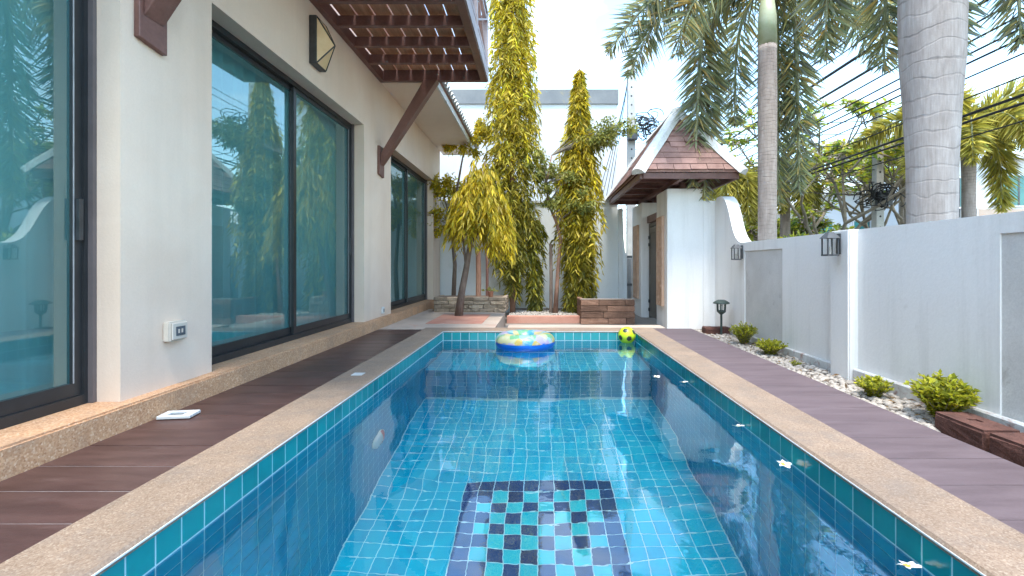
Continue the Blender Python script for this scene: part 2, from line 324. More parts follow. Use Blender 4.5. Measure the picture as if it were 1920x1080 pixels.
def palette(n, cols, wts, jit=.18):
    k = rng.choice(len(cols), n, p=np.array(wts)/sum(wts)); c = np.array(cols)[k]; k2 = rng.choice(len(cols), n, p=np.array(wts)/sum(wts))
    t = rng.random((n, 1))*.5; c = c*(1-t)+np.array(cols)[k2]*t
    return np.clip(c*(1+rng.normal(0, jit, (n, 1))), .005, .95)
def rv(n): return norm(rng.normal(size=(n, 3)))

# ------------------------------------------------------------------ setting: ground, street, deck, coping, pool
PX, PY0, PY1 = 1.4575, -0.9, 7.245
GZ = -0.27
def ringsheet(name, m, o, i, z):
    (a, b, c, d), (e, f, g, h) = o, i
    vs = [(a,c,z),(b,c,z),(b,d,z),(a,d,z),(e,g,z),(f,g,z),(f,h,z),(e,h,z)]
    return MB().add(vs, [(0,1,5,4),(1,2,6,5),(2,3,7,6),(3,0,4,7)]).build(name, m)
g = struct(ringsheet('ground', 'ground', (-300, 300, -300, 300), (-1.7, 1.7, -1.2, 7.5), GZ))
s = struct(MB().add([(4.9,-300,GZ+.004),(8.6,-300,GZ+.004),(8.6,300,GZ+.004),(4.9,300,GZ+.004)], [(0,1,2,3)]).build('street', 'asphalt'))
# coping round the pool (pebble wash), one piece with a rounded nose
CO = .345
cop = MB()
prof = [(0, -.03), (0, -.012), (.012, 0), (CO, 0), (CO, -.06)]
def cop_loop(off): return [(-PX-off, PY0-off), (PX+off, PY0-off), (PX+off, PY1+off), (-PX-off, PY1+off)]
vs = []
for off, z in prof: vs += [(x, y, z) for x, y in cop_loop(off)]
fs = [(i*4+j, i*4+(j+1) % 4, (i+1)*4+(j+1) % 4, (i+1)*4+j) for i in range(len(prof)-1) for j in range(4)]
cop.add(vs, fs); coping = struct(cop.build('pool_coping', 'coping'))
# far apron behind the coping and the terrace at the left
struct(MB().box(-.50, 2.03, PY1+CO+.002, 7.95, GZ, -.004).build('apron_paving', 'terrace'))
ter = MB().prism([(-2.52, 7.40), (-PX-CO-.001, 7.40), (-PX-CO-.001, PY1+CO+.001), (-.5, PY1+CO+.001), (-.70, 7.62), (-.70, 9.95), (-2.52, 10.9)], 'z', GZ, -.003)
struct(ter.build('terrace', 'terrace'))
struct(MB().box(-1.93, -.97, 8.1, 9.6, -.002, .004).build('red_paving', 'redpave'))
struct(MB().box(-2.52, -1.70, 10.9, 30, GZ, -.2).build('side_path', 'terrace'))
# deck strips: boards lie across, each a piece
def deck(name, m, x0, x1, y0, y1, pitch, gap, jit, mj, top=-.003, ch=.002):
    base = struct(MB().box(x0, x1, y0, y1, GZ, top-.0035).build(name, mj))
    n = round((y1-y0)/pitch); p = (y1-y0)/n
    me = chamfer_box('deck_board', m, x1-x0-.004, p-gap, .03, ch)
    for i in range(n):
        put('deck_board', me, base, ((x0+x1)/2, y0+(i+.5)*p, top-.015+random.uniform(-jit, jit)))
deck('left_deck', 'deckL', -2.50, -PX-CO-.002, -.8, 7.395, .262, .007, .0008, 'joint')
deck('right_deck', 'deckR', PX+CO+.002, 2.41, -.8, 7.50, .30, .0045, .0002, 'joint', ch=.0006)
struct(MB().box(2.412, 3.42, -.8, 9.3, GZ-.05, GZ+.006).build('planting_bed', 'soil'))

# pool basin
T = 2*PX/22; ZT = -.018; FLOOR = ZT-16*T; SX = 6.115; STEP = ZT-7*T-.06
WATER = ZT-T-.004
pool = tag(bpy.data.objects.new('swimming_pool', None), 'long blue tiled swimming pool with tan pebble edge between house and wall', 'pool'); C.objects.link(pool); pool['kind'] = 'structure'
gk = .006
b = MB()
x, y0, y1 = PX+gk, PY0-gk, PY1+gk
zt = -.004-.026
b.add([(-x,y0,zt),(x,y0,zt),(x,y1,zt),(-x,y1,zt),(-x,y0,FLOOR-gk),(x,y0,FLOOR-gk),(x,y1,FLOOR-gk),(-x,y1,FLOOR-gk)], [(0,1,5,4),(1,2,6,5),(2,3,7,6),(3,0,4,7),(4,5,6,7)])
me = b.mesh('basin', 'grout'); me.flip_normals(); put('basin', me, pool)
MB().box(-PX, PX, SX+gk, PY1+.001, FLOOR-.003, STEP-gk).build('step_core', 'grout', pool)
# white joint under the coping nose
for nm, bx in (('l', (-PX-.004, -PX+.003, PY0, PY1)), ('r', (PX-.003, PX+.004, PY0, PY1)), ('f', (-PX+.003, PX-.003, PY1-.003, PY1+.004))):
    MB().box(bx[0], bx[1], bx[2], bx[3], ZT-.001, -.0125).build('edge_joint', 'wet_white', pool)
tg = .0070
def tmesh(m): return chamfer_box('pool_tile', m, T-tg, T-tg, .010, .0016)
TM = {k: tmesh(k) for k in ('t_teal', 't_blue', 't_blue_shade', 't_navy', 't_cyan')}
ROT = {'l': (0, R(90), 0), 'r': (0, R(-90), 0), 'f': (R(90), 0, 0), 'u': (0, 0, 0)}
rest = {}
def tile_at(kind, face, m, loc, single):
    if single:
        j = random.uniform(-.0012, .0012)
        put(kind, TM[m], pool, (loc[0], loc[1], loc[2]+(j if face == 'u' else 0)), ROT[face])
    else: rest.setdefault((kind, m), []).append((face, loc))
ty = [PY1-T*(i+.5) for i in range(int((PY1-PY0)/T))]
off = .005-.0
for y in ty:
    for s_, f in ((-1, 'l'), (1, 'r')): tile_at('waterline_tile', f, 't_teal', (s_*(PX+gk+.003), y, ZT-T/2), y > 1.3)
for i in range(22): tile_at('waterline_tile', 'f', 't_teal', (-PX+T*(i+.5), PY1+gk+.003, ZT-T/2), True)
cand = []
for y in ty:
    for k in range(1, 16):
        for s_, f in ((-1, 'l'), (1, 'r')):
            z = ZT-T*(k+.5); vis = y > 1.75+.12*k*.8
            cand.append((0 if vis else 1, y+.12*k, f, (s_*(PX+gk+.003), y, z)))
cand.sort(key=lambda c: c[:2])
for i, c in enumerate(cand): tile_at('wall_tile', c[2], 't_blue_shade', c[3], i < 300)
for i in range(22):
    for k in range(1, 8): tile_at('wall_tile', 'f', 't_blue_shade', (-PX+T*(i+.5), PY1+gk+.003, ZT-T*(k+.5)), False)
fl = []
ROW0 = 4.30
for r_ in range(int((SX-PY0)/T)):
    y = SX-T*(r_+.5)
    for c_ in range(22):
        x = -PX+T*(c_+.5); rr = round((ROW0-y)/T); cc = c_-6
        m = 't_blue'; kind = 'floor_tile'
        if 0 <= rr < 10 and 0 <= cc < 10:
            kind = 'mosaic_tile'
            m = 't_navy' if rr in (0, 9) or cc in (0, 9) or (rr+cc) % 2 == 0 else 't_cyan'
            tile_at(kind, 'u', m, (x, y, FLOOR-gk-.003), True)
        else: fl.append((0 if y > 2.9 else 1, y, (x, y, FLOOR-gk-.003)))
fl.sort(key=lambda c: c[:2])
for i, c in enumerate(fl): tile_at('floor_tile', 'u', 't_blue', c[2], i < 300)
n = 0
for i in range(22):
    for k in range(8):
        tile_at('step_tile', 'u', 't_blue', (-PX+T*(i+.5), SX+T*(k+.5)+.004, STEP-gk-.003), True)
for k in range(int((STEP-FLOOR)/T)):
    for i in range(22):
        n += 1; tile_at('step_tile', 'f', 't_blue_shade', (-PX+T*(i+.5), SX+gk+.003, STEP-.012-T*(k+.5)), n <= 124)
for (kind, m), lst in rest.items():
    src = TM[m]; bv = np.array([v.co[:] for v in src.vertices]); bf = [tuple(p.vertices) for p in src.polygons]; mb = MB()
    for face, loc in lst:
        from mathutils import Euler
        Rm = np.array(Euler(ROT[face]).to_matrix()); mb.add(bv@Rm.T+np.array(loc), bf)
    me = bpy.data.meshes.new(kind); me.from_pydata(mb.v, [], mb.f); me.materials.append(M[m])
    o = put(kind, me, pool); o['kind'] = 'stuff'
wt = MB().add([(-PX-.004, PY0-.004, WATER), (PX+.004, PY0-.004, WATER), (PX+.004, PY1+.004, WATER), (-PX-.004, PY1+.004, WATER)], [(0, 1, 2, 3)]).build('water', 'water'); struct(wt)
# underwater lamp on the left pool wall
ul = thing('pool_lamp', 'white and pink round underwater lamp on the left pool wall', 'lamp', (-PX+.006, 4.30, -1.36))
pr = [(.135*math.cos(a), .042*math.sin(a)) for a in [i*math.pi/2/7 for i in range(8)]]; pr[-1] = (.002, .042)
h = MB().lathe([(.145, -.004), (.145, .012)]+pr, 24).build('housing', 'petal', ul, smooth=True); h.rotation_euler = (0, R(90), 0)
pr2 = [(.1375*math.cos(a), .046*math.sin(a)) for a in [i*math.pi/2/7 for i in range(8)]]; pr2[-1] = (.002, .046)
vs = []; nn = 12
for r_, z in pr2:
    for j in range(nn+1): a = R(-80)+R(160)*j/nn; vs.append((r_*math.cos(a)*.97, r_*math.sin(a), z))
fs = [(i*(nn+1)+j, i*(nn+1)+j+1, (i+1)*(nn+1)+j+1, (i+1)*(nn+1)+j) for i in range(7) for j in range(nn)]
l_ = MB().add(vs, fs).build('lens', 'pink', ul, smooth=True); l_.rotation_euler = Matrix(((0, 0, 1), (1, 0, 0), (0, 1, 0))).to_euler()

# ------------------------------------------------------------------ house
HX, GX = -2.60, -2.82       # wall face, glass plane
house = thing('house', 'cream rendered villa with sliding glass doors and timber balcony beside the pool', 'house')
DT = 3.09
wins = [(-1.2, 2.95), (3.775, 7.07), (8.35, 11.70)]
SB = .15
wl = MB(); WB = -2.92
ys = [-4.0]+[y for a in wins for y in a]+[12.5]
for i in range(0, len(ys), 2): wl.box(WB, HX, ys[i], ys[i+1], SB-.03, DT)
wl.box(WB, HX, -4.0, 12.5, DT, 6.6)
wo_ = wl.build('wall', 'cream', house)
MB().box(-8, WB-.002, 12.30, 12.499, SB-.03, 6.6).build('end_wall', 'cream', house)
MB().box(-8.2, -8.0, -4, 12.5, 0, 6.6).build('rear_wall', 'cream', house)
MB().box(-8, WB-.002, -4, -3.8, 0, 6.6).build('end_wall', 'cream', house)
MB().box(-8.2, HX, -4, 12.5, 6.602, 6.8).build('ceiling', 'soffit', house)
MB().box(-8, WB-.002, -3.8, 12.298, 3.35, 3.5).build('ceiling', 'interior', house)
MB().box(-8, WB-.002, -3.8, 12.298, -.05, SB-.01).build('interior_floor', 'intfloor', house)
for y in (3.3, 7.7): MB().box(-8, WB-.002, y, y+.12, SB, 3.345).build('partition', 'interior', house)
MB().box(-6.6, -6.5, -3.8, 12.2, SB, 3.345).build('partition', 'interior', house)
MB().box(-3.1, -2.50, -4, 11.15, GZ, SB).build('plinth_step', 'step', house, bevel=.012, seg=2)
MB().box(-3.1, -2.60, 11.151, 12.5, GZ, SB-.002).build('plinth_step', 'step', house)
def sliding_door(y0, y1, split, ofs):
    f = MB(); D0, D1 = GX-.06, GX+.045
    f.box(D0, D1, y0+.001, y0+.05, SB+.001, DT-.001); f.box(D0, D1, y1-.05, y1-.001, SB+.001, DT-.001)
    f.box(D0, D1, y0+.05, y1-.05, DT-.055, DT-.001); f.box(D0, D1, y0+.05, y1-.05, SB+.001, SB+.06)
    door = f.build('sliding_door', 'frame', house)
    MB().box(D1, D1+.03, y1-.028, y1-.002, SB+.002, DT-.002).build('jamb_trim', 'frame_lip', door)
    for k, (a, b_) in enumerate(((y0+.05, split+.03), (split-.03, y1-.05))):
        xx = GX-.025 if k == 0 else GX+.012
        sm = MB(); W_ = .06
        sm.box(xx-.016, xx+.016, a, a+W_, SB+.061, DT-.056); sm.box(xx-.016, xx+.016, b_-W_, b_, SB+.061, DT-.056)
        sm.box(xx-.016, xx+.016, a+W_, b_-W_, SB+.061, SB+.14); sm.box(xx-.016, xx+.016, a+W_, b_-W_, DT-.10, DT-.056)
        sm.build('sash', 'frame', door)
        MB().box(xx+.0165, xx+.020, b_-W_+.004, b_-W_+.010, SB+.14, DT-.1).build('seal', 'seal', door)
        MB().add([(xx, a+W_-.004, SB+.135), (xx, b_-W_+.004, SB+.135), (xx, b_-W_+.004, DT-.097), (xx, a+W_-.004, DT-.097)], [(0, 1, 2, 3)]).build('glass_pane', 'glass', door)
        MB().box(xx+.017, xx+.045, (b_-.045 if k else a+.018), (b_-.018 if k else a+.045), 1.15, 1.40).build('handle', 'blackmetal', door)
    return door
sliding_door(-1.2, 2.95, .9, 0)
sliding_door(3.775, 7.07, 5.44, 0)
sliding_door(8.35, 11.70, 10.1, 0)
# curtains
def curtain(label, y0, y1, m, xc=-3.0, amp=.035, wl_=.16, z0=.2, z1=3.25):
    n = int((y1-y0)/.015); vs = []
    for i in range(n+1):
        y = y0+(y1-y0)*i/n; p = amp*math.sin(2*math.pi*y/wl_+1.3*math.sin(y*3.1))+amp*.4*math.sin(y*23)
        vs += [(xc+p*.9, y, z0), (xc+p*.75, y, z1)]
    o = MB().add(vs, [(2*i, 2*i+2, 2*i+3, 2*i+1) for i in range(n)]).build('curtain', m, smooth=True)
    return tag(o, label, 'curtain', 'curtains behind the glass doors')
curtain('pale curtain filling the nearest sliding door at the left edge', .3, 2.93, 'curtain')
curtain('grey sheer curtain behind the left pane of the middle sliding door', 3.8, 5.75, 'curtain_d', -3.02)
curtain('pale curtain gathered at the far side of the middle sliding door', 5.8, 7.04, 'curtain')
curtain('pale curtain drawn at the far side of the farthest sliding door', 10.5, 11.66, 'curtain')
ch = thing('armchair', 'white rounded armchair behind the glass of the farthest sliding door', 'chair', (-3.6, 9.7, SB))
MB().box(-.35, .35, -.35, .35, .18, .46).build('seat', 'room', ch, bevel=.05, seg=3)
bk = MB().prism([(-.36, .2), (.36, .2), (.36, .85), (.28, 1.0), (.12, 1.07), (-.12, 1.07), (-.28, 1.0), (-.36, .85)], 'y', .3, .42).build('backrest', 'room', ch, bevel=.03, seg=2)
for sx in (-1, 1):
    MB().box(sx*.38-.04, sx*.38+.04, -.3, .3, .2, .62).build('armrest', 'room', ch, bevel=.03, seg=2)
    for sy in (-1, 1): MB().tube([(sx*.28, sy*.28, 0), (sx*.28, sy*.28, .19)], .02, 8).build('leg', 'blackmetal', ch)
# balcony
BX0, BX1, BY0, BY1, BZ = HX+.002, -.845, 2.2, 7.80, 4.0
bal = MB().box(BX1-.10, BX1, BY0, BY1, BZ, BZ+.19); bal.box(BX0, BX0+.07, BY0, BY1, BZ-.003, BZ+.155); bal.box(BX0+.07, BX1-.10, BY1-.08, BY1, BZ, BZ+.17)
balc = bal.build('balcony', 'wood', house)
MB().box(BX1, BX1+.022, BY0, BY1+.01, BZ+.012, BZ+.20).build('fascia_board', 'wood_grey', balc)
jm = MB().box(-(BX1-BX0-.17)/2, (BX1-BX0-.17)/2, -.035, .035, -.065, .065).mesh('joist', 'wood', bevel=.004)
for y in (7.08, 6.53, 5.98, 5.43, 4.88, 4.33, 3.78, 3.23, 2.68): put('joist', jm, balc, ((BX0+BX1-.03)/2, y, BZ+.065))
pw = (BX1-BX0-.17)/7
pm = MB().box(-(pw-.018)/2, (pw-.018)/2, BY0-5, BY1-5, 0, .03).mesh('floor_plank', 'plank')
for i in range(7): put('floor_plank', pm, balc, (BX0+.07+pw*(i+.5), 5, BZ+.172+.001*i))
rl = BX1-.03
for z in (4.34, 5.02): MB().box(rl-.03, rl+.03, BY0, BY1-.02, z-.03, z+.03).build('rail', 'wood_grey', balc)
MB().box(rl-.05, rl+.05, BY0, BY1+.01, 5.10, 5.14).build('handrail', 'wood_grey', balc)
yy = BY1-.045
while yy > BY0:
    MB().box(rl-.045, rl+.045, yy-.045, yy+.045, BZ+.2, 5.098).build('post', 'wood_grey', balc); yb = yy-1.3
    MB().beam((rl, yy-.05, 4.37), (rl, yb+.05, 4.99), .025, .045, (1, 0, 0)).build('lattice_bar', 'wood_grey', balc)
    MB().beam((rl+.026, yy-.05, 4.99), (rl+.026, yb+.05, 4.37), .025, .045, (1, 0, 0)).build('lattice_bar', 'wood_grey', balc)
    for k in range(1, 8): MB().box(rl-.047, rl-.031, yy-.162*k-.016, yy-.162*k+.016, 4.37, 4.99).build('baluster', 'wood', balc)
    yy -= 1.3
for yb in (7.76, 3.16):
    br = MB(); hw = .085
    br.prism([(HX+.04, 2.62), (HX+.04, 2.80), (-1.86, BZ-.002), (-1.64, BZ-.002)], 'y', yb-hw, yb+hw)
    q = br.build('bracket', 'wood', house, bevel=.006)
    MB().prism([(yb-.115, 2.47), (yb+.115, 2.44), (yb+.115, 2.93), (yb-.115, 2.93)], 'x', HX+.001, HX+.04).build('wall_plate', 'wood', q, bevel=.004)
# low eave beyond the balcony
ev = MB().box(BX0, -1.72, BY1+.02, 12.85, 4.0, 4.05).build('eave', 'soffit', house)
MB().box(-1.72, -1.685, BY1+.02, 12.87, 3.985, 4.10).build('fascia_board', 'mortar', ev)
MB().box(-2.6, -1.72, 12.852, 12.885, 3.985, 4.12).build('fascia_board', 'mortar', ev)
MB().prism([(-1.70, 4.102), (-2.598, 4.70), (-2.598, 4.74), (-1.66, 4.125)], 'y', BY1+.02, 12.9).build('roof_deck', 'roof_tile', ev)
def pantile():
    mb = MB(); n = 8; Wd = .20; Lg = 1.02; th = .018
    for lay in (0, th):
        for t in (0, 1):
            mb.v += [(t*Lg, -Wd/2+Wd*i/n, .035*math.sin(math.pi*2*i/n)+lay) for i in range(n+1)]
    k = n+1; f = mb.f
    for i in range(n):
        f.append((i, i+1, k+i+1, k+i)); f.append((2*k+i, 3*k+i, 3*k+i+1, 2*k+i+1)); f.append((i, 2*k+i, 2*k+i+1, i+1)); f.append((k+i, k+i+1, 3*k+i+1, 3*k+i))
    return mb.mesh('roof_tile', 'mortar')
ptm = pantile(); y = BY1+.12
while y < 12.85:
    put('roof_tile', ptm, ev, (-1.60, y, 4.135), (0, R(180+33.5), 0), (1, 1, -1)); y += .185
# wall sconce
sc_ = thing('wall_sconce', 'black framed pyramid wall lamp with amber glass under the balcony', 'lamp', (HX, 5.50, 3.56))
hw, hh, dp = .13, .275, .085
MB().box(.001, dp, -hw, hw, -hh, hh).build('backplate', 'blackmetal', sc_, bevel=.006)
apex = (.24, 0, -.02)
c4 = [(dp, -hw+.015, -hh+.015), (dp, hw-.015, -hh+.015), (dp, hw-.015, hh-.015), (dp, -hw+.015, hh-.015)]
for i in range(4): 
    a, b_ = Vector(c4[i]), Vector(c4[(i+1) % 4]); MB().add([a, b_, apex], [(0, 1, 2)]).build('glass_panel', 'amber', sc_)
    MB().tube([a, apex], .008, 6).build('rib', 'blackmetal', sc_)
# sockets and lids
ob = thing('wall_socket', 'ivory weatherproof socket box on the cream pillar', 'socket', (HX, 3.36, .535))
MB().box(0, .05, -.08, .08, -.07, .07).build('housing', 'plastic', ob, bevel=.008, seg=2)
MB().box(.05, .06, -.065, .075, -.058, .058).build('cover', 'plastic', ob, bevel=.004)
MB().box(.0595, .063, -.035, .05, -.032, .032).build('insert', 'plastic_d', ob)
for k in (-.012, .018): MB().box(.063, .066, k-.006, k+.006, -.014, .014).build('slot', 'plastic', ob)
o2 = thing('wall_socket', 'small white socket low on the pillar beside the farthest sliding door', 'socket', (HX, 7.88, .25))
MB().box(0, .03, -.045, .045, -.055, .055).build('housing', 'plastic_w', o2, bevel=.006); MB().box(.03, .034, -.02, .02, -.025, .025).build('insert', 'plastic_d', o2)
cp = thing('socket_cover', 'loose white socket cover frame lying on the brown deck', 'socket cover', (-2.38, 3.14, 0), R(8))
for nm, bx in (('frame_bar', (-.10, .10, -.065, -.035)), ('frame_bar', (-.10, .10, .035, .065)), ('frame_bar', (-.10, -.055, -.035, .035)), ('frame_bar', (.04, .10, -.035, .035))):
    MB().box(bx[0], bx[1], bx[2], bx[3], .0, .022).build(nm, 'plastic_w', cp, bevel=.004)
MB().box(-.05, .03, -.034, .034, .002, .008).build('flap', 'plastic_d', cp)
tag(MB().box(-1.70, -1.60, 4.29, 4.39, .001, .006).build('access_lid', 'plastic_w', bevel=.002), 'small square white lid set in the left pool edge', 'lid')

# ------------------------------------------------------------------ right garden wall
WX = 3.45  # wall, gateway, bed, shrubs, blocks, lamps: scaled about the camera, baked into coordinates
gw = thing('garden_wall', 'long white rendered garden wall with cement panels along the right deck', 'wall')
WT = 1.385
def wall_with_panels(y0, y1, x, panels):
    mb = MB(); pt = 1.236; cur = y0
    for a, b_ in panels:
        if a > cur: mb.box(x, x+.18, cur, a, GZ, pt)
        mb.box(x+.026, x+.18, a, b_, GZ, pt); cur = b_
    if cur < y1: mb.box(x, x+.18, cur, y1, GZ, pt)
    mb.box(x, x+.18, y0, y1, pt, WT); mb.build('wall', 'white', gw)
    for a, b_ in panels: MB().box(x+.014, x+.0255, a+.001, b_-.001, -.19, pt-.001).build('cement_panel', 'cement', gw)
wall_with_panels(-2.0, 5.13, WX, [(1.36, 3.55)])
wall_with_panels(5.46, 8.12, WX+.025, [(6.77, 8.01)])
MB().box(3.35, 3.64, 5.13, 5.46, GZ, WT+.003).build('pier', 'white', gw, bevel=.014, seg=2)
MB().box(3.39, WX-.001, -2, 5.129, GZ, -.116).build('footing', 'wall_foot', gw, bevel=.012)
MB().box(3.43, WX+.024, 5.461, 8.11, GZ, -.147).build('footing', 'wall_foot', gw, bevel=.012)
og = []
for i in range(17):
    t = i/16; yv = 8.121+.99*t; s3 = t*t*(3-2*t); s3 = .5*s3+.5*(1/(1+math.exp(-(t-.5)*11)) - 1/(1+math.exp(5.5)))/(1-2/(1+math.exp(5.5)))
    og.append((yv, WT+.93*s3))
poly = [(8.121, GZ)]+og+[(9.22, 2.315), (9.42, 2.22), (9.42, GZ)]
MB().prism(poly, 'x', WX+.025, 3.70).build('scroll_end', 'white', gw)
MB().box(3.242, WX+.024, 9.345, 9.42, GZ, 2.265).build('return_wall', 'white', gw)
def lantern(label, x, y, z, sc=1.0):
    t = thing('wall_lantern', label, 'lantern', (x, y, z), 0, 'lanterns on the garden wall'); t.scale = (sc,)*3
    MB().box(-.012, -.001, -.03, .03, -.09, .10).build('backplate', 'greymetal', t, bevel=.003)
    MB().beam((-.01, 0, .075), (-.075, 0, .105), .014, .014).build('arm', 'greymetal', t)
    cx = -.085
    rf = MB(); q = [(cx-.062, -.062, .055), (cx+.062, -.062, .055), (cx+.062, .062, .055), (cx-.062, .062, .055), (cx-.022, -.022, .112), (cx+.022, -.022, .112), (cx+.022, .022, .112), (cx-.022, .022, .112)]
    rf.add(q, [(0, 3, 2, 1), (4, 5, 6, 7), (0, 1, 5, 4), (1, 2, 6, 5), (2, 3, 7, 6), (3, 0, 4, 7)]); rf.build('cap', 'greymetal', t)
    MB().box(cx-.052, cx+.052, -.052, .052, -.105, -.09).build('base', 'greymetal', t)
    for sx in (-1, 1):
        for sy in (-1, 1): MB().beam((cx+sx*.045, sy*.045, -.09), (cx+sx*.045, sy*.045, .056), .011, .011, (1, 0, 0)).build('post', 'greymetal', t)
    MB().box(cx-.036, cx+.036, -.036, .036, -.088, .05).build('glass', 'clear', t)
    MB().tube([(cx, 0, -.09), (cx, 0, -.02)], .012, 8).build('candle', 'plastic', t)
lantern('dark metal wall lantern on the pier in the middle of the garden wall', 3.35, 5.29, 1.23, 1.22)
lantern('smaller-looking far wall lantern beside the scroll end of the wall', WX+.025, 8.10, 1.217, 1.22)

# ------------------------------------------------------------------ gateway with tiled roof
gt = thing('garden_gateway', 'white entrance gateway with clay tiled hip roof and grey timber door', 'gateway')
MB().box(2.53, 3.24, 9.34, 10.19, GZ, 2.507).build('pillar', 'white', gt, bevel=.012, seg=2)
MB().box(2.48, 3.22, 11.47, 12.59, GZ, 2.507).build('pillar', 'white', gt, bevel=.012, seg=2)
def relief(y0, y1, x, z0, z1):
    o = MB().box(x-.05, x-.001, y0, y1, z0, z1).build('relief_panel', 'sandstone', gt, bevel=.006)
    r = random.Random(int(y0*100)); hgt = z1-z0; wy = y1-y0
    for k in range(16):
        zc = z0+.05+(hgt-.1)*k/15; a = .5+.35*math.sin(k*1.7)
        pts = []
        for q in range(9):
            an = q/8*math.pi*1.6+k*2.1; rr = .05*(1-.5*q/8)
            pts.append((x-.052, y0+wy*(.2+.6*a)*1.0+rr*math.cos(an)*.9, zc+rr*math.sin(an)))
        pts = [(p[0], min(max(p[1], y0+.015), y1-.015), min(max(p[2], z0+.02), z1-.02)) for p in pts]
        MB().tube(pts, .010, 5).build('carving', 'sandstone', o)
    bdr = MB(); bdr.box(x-.057, x-.0502, y0, y0+.02, z0, z1); bdr.box(x-.057, x-.0502, y1-.02, y1, z0, z1); bdr.build('border', 'sandstone', o)
relief(9.55, 9.99, 2.53, .17, 1.99)
relief(11.72, 12.2, 2.48, .17, 1.99)
# door between the pillars
dr = MB(); DX = 2.66
dr.box(DX, DX+.11, 10.20, 10.27, GZ+.01, 1.99); dr.box(DX, DX+.11, 11.39, 11.46, GZ+.01, 1.99); dr.box(DX, DX+.11, 10.27, 11.39, 1.92, 1.99)
door = dr.build('gate_door', 'door_wood', gt)
for z in (GZ+.05, .66, 1.76): MB().box(DX+.005, DX+.05, 10.28, 11.38, z, z+.12).build('rail', 'door_wood', door)
npl = 9
for i in range(npl):
    yw = (11.38-10.28)/npl; MB().box(DX+.02, DX+.045, 10.28+yw*i+.003, 10.28+yw*(i+1)-.003, GZ+.171, 1.759).build('plank', 'door_wood', door)
for z in (1.62, 1.45, .10, -.10): MB().box(DX-.025, DX-.001, 11.35, 11.42, z, z+.075).build('hinge', 'blackmetal', door)
MB().box(2.62, 3.1, 10.192, 11.468, 2.01, 2.17).build('lintel', 'wood', gt)
# roof
rx0, rx1, ry0, ry1, rz, rt = 1.83, 3.72, 8.68, 12.55, 2.74, 4.07
rc, ra, rb = 2.775, 9.51, 11.72
roof = MB()
A, B_, C_, D_ = Vector((rx0, ry0, rz)), Vector((rx1, ry0, rz)), Vector((rx1, ry1, rz)), Vector((rx0, ry1, rz)); E, F = Vector((rc, ra, rt)), Vector((rc, rb, rt))
dn = Vector((0, 0, -.035))
q = [A, B_, C_, D_, E, F]; q2 = [p+dn for p in q]
roof.add(q+q2, [(0, 1, 4), (1, 2, 5, 4), (2, 3, 5), (3, 0, 4, 5), (7, 6, 10), (8, 7, 10, 11), (9, 8, 11), (6, 9, 11, 10), (0, 6, 7, 1), (1, 7, 8, 2), (2, 8, 9, 3), (3, 9, 6, 0)])
rf = roof.build('roof', 'roof_tile', gt)
tlm = {}
def roof_face(p0, p1, t0, t1, ncourse, tw, single=True):
    """courses of flat tiles between eave p0-p1 and top t0-t1"""
    nrm = (p1-p0).cross(t0-p0).normalized()
    if nrm.z < 0: nrm = -nrm
    up = ((t0+t1)/2-(p0+p1)/2); along = (p1-p0).normalized(); up = (up-along*up.dot(along)); Lu = up.length; upn = up.normalized()
    ch_ = Lu/ncourse
    for c in range(ncourse):
        tt = (c+.35)/ncourse; a = p0.lerp(t0, tt); b_ = p1.lerp(t1, tt); ln = (b_-a).length
        if ln < .06: continue
        n = max(1, round(ln/tw)); wdt = ln/n; cuts = [0]
        o_ = (c % 2)*.5
        cuts = sorted(set([0]+[wdt*(k+o_) for k in range(n+1) if .02 < wdt*(k+o_) < ln-.02]+[ln]))
        base = p0.lerp(t0, c/ncourse); base = a-upn*(ch_*.35)
        for k in range(len(cuts)-1):
            if random.random() < .02: continue
            wv_ = cuts[k+1]-cuts[k]; key = round(wv_, 2)
            if key not in tlm: tlm[key] = MB().box(-key/2+.003, key/2-.003, 0, ch_*1.25, -.009, .009).mesh('roof_tile', 'roof_tile')
            ctr = base+along*((cuts[k]+cuts[k+1])/2)+nrm*(.020+random.uniform(-.002, .003))-upn*(.012+random.uniform(-.004, .004))
            mt = Matrix((along, upn, nrm)).transposed() 
            tilt = Matrix.Rotation(R(-4.5), 3, 'X')
            o = put('roof_tile', tlm[key], rf); o.matrix_local = Matrix.Translation(ctr+nrm*.012) @ (mt @ tilt).to_4x4()
roof_face(A, B_, E, E, 11, .30)
roof_face(D_, A, F, E, 12, .34)
def cap(p0, p1, wv_=.125):
    mb = MB(); p0 = Vector(p0); p1 = Vector(p1); d = (p1-p0).normalized(); sx = d.cross(Vector((0, 0, 1))).normalized(); up = sx.cross(d).normalized()
    r = random.Random(3); n = 10; vs = []
    for i in range(n+1):
        p = p0.lerp(p1, i/n)
        for a, h_ in ((-1.15, -.065), (-.85, .02), (-.3, .055), (.3, .055), (.85, .02), (1.15, -.065)):
            vs.append(p+sx*(a*wv_+r.uniform(-.005, .005))+up*(h_+.02+r.uniform(-.005, .005)))
    fs = [(i*6+j, i*6+j+1, (i+1)*6+j+1, (i+1)*6+j) for i in range(n) for j in range(5)]+[(5, 4, 3, 2, 1, 0), tuple(n*6+j for j in range(6))]+[(i*6+5, i*6, (i+1)*6, (i+1)*6+5) for i in range(n)]
    return mb.add(vs, fs).build('ridge_cap', 'mortar', rf, smooth=False)
for p0, p1 in ((A, E), (B_, E), (C_, F), (D_, F), (E, F)):
    dd = (Vector(p1)-Vector(p0)).normalized(); cap(Vector(p0)-dd*.06, Vector(p1)+dd*.03)
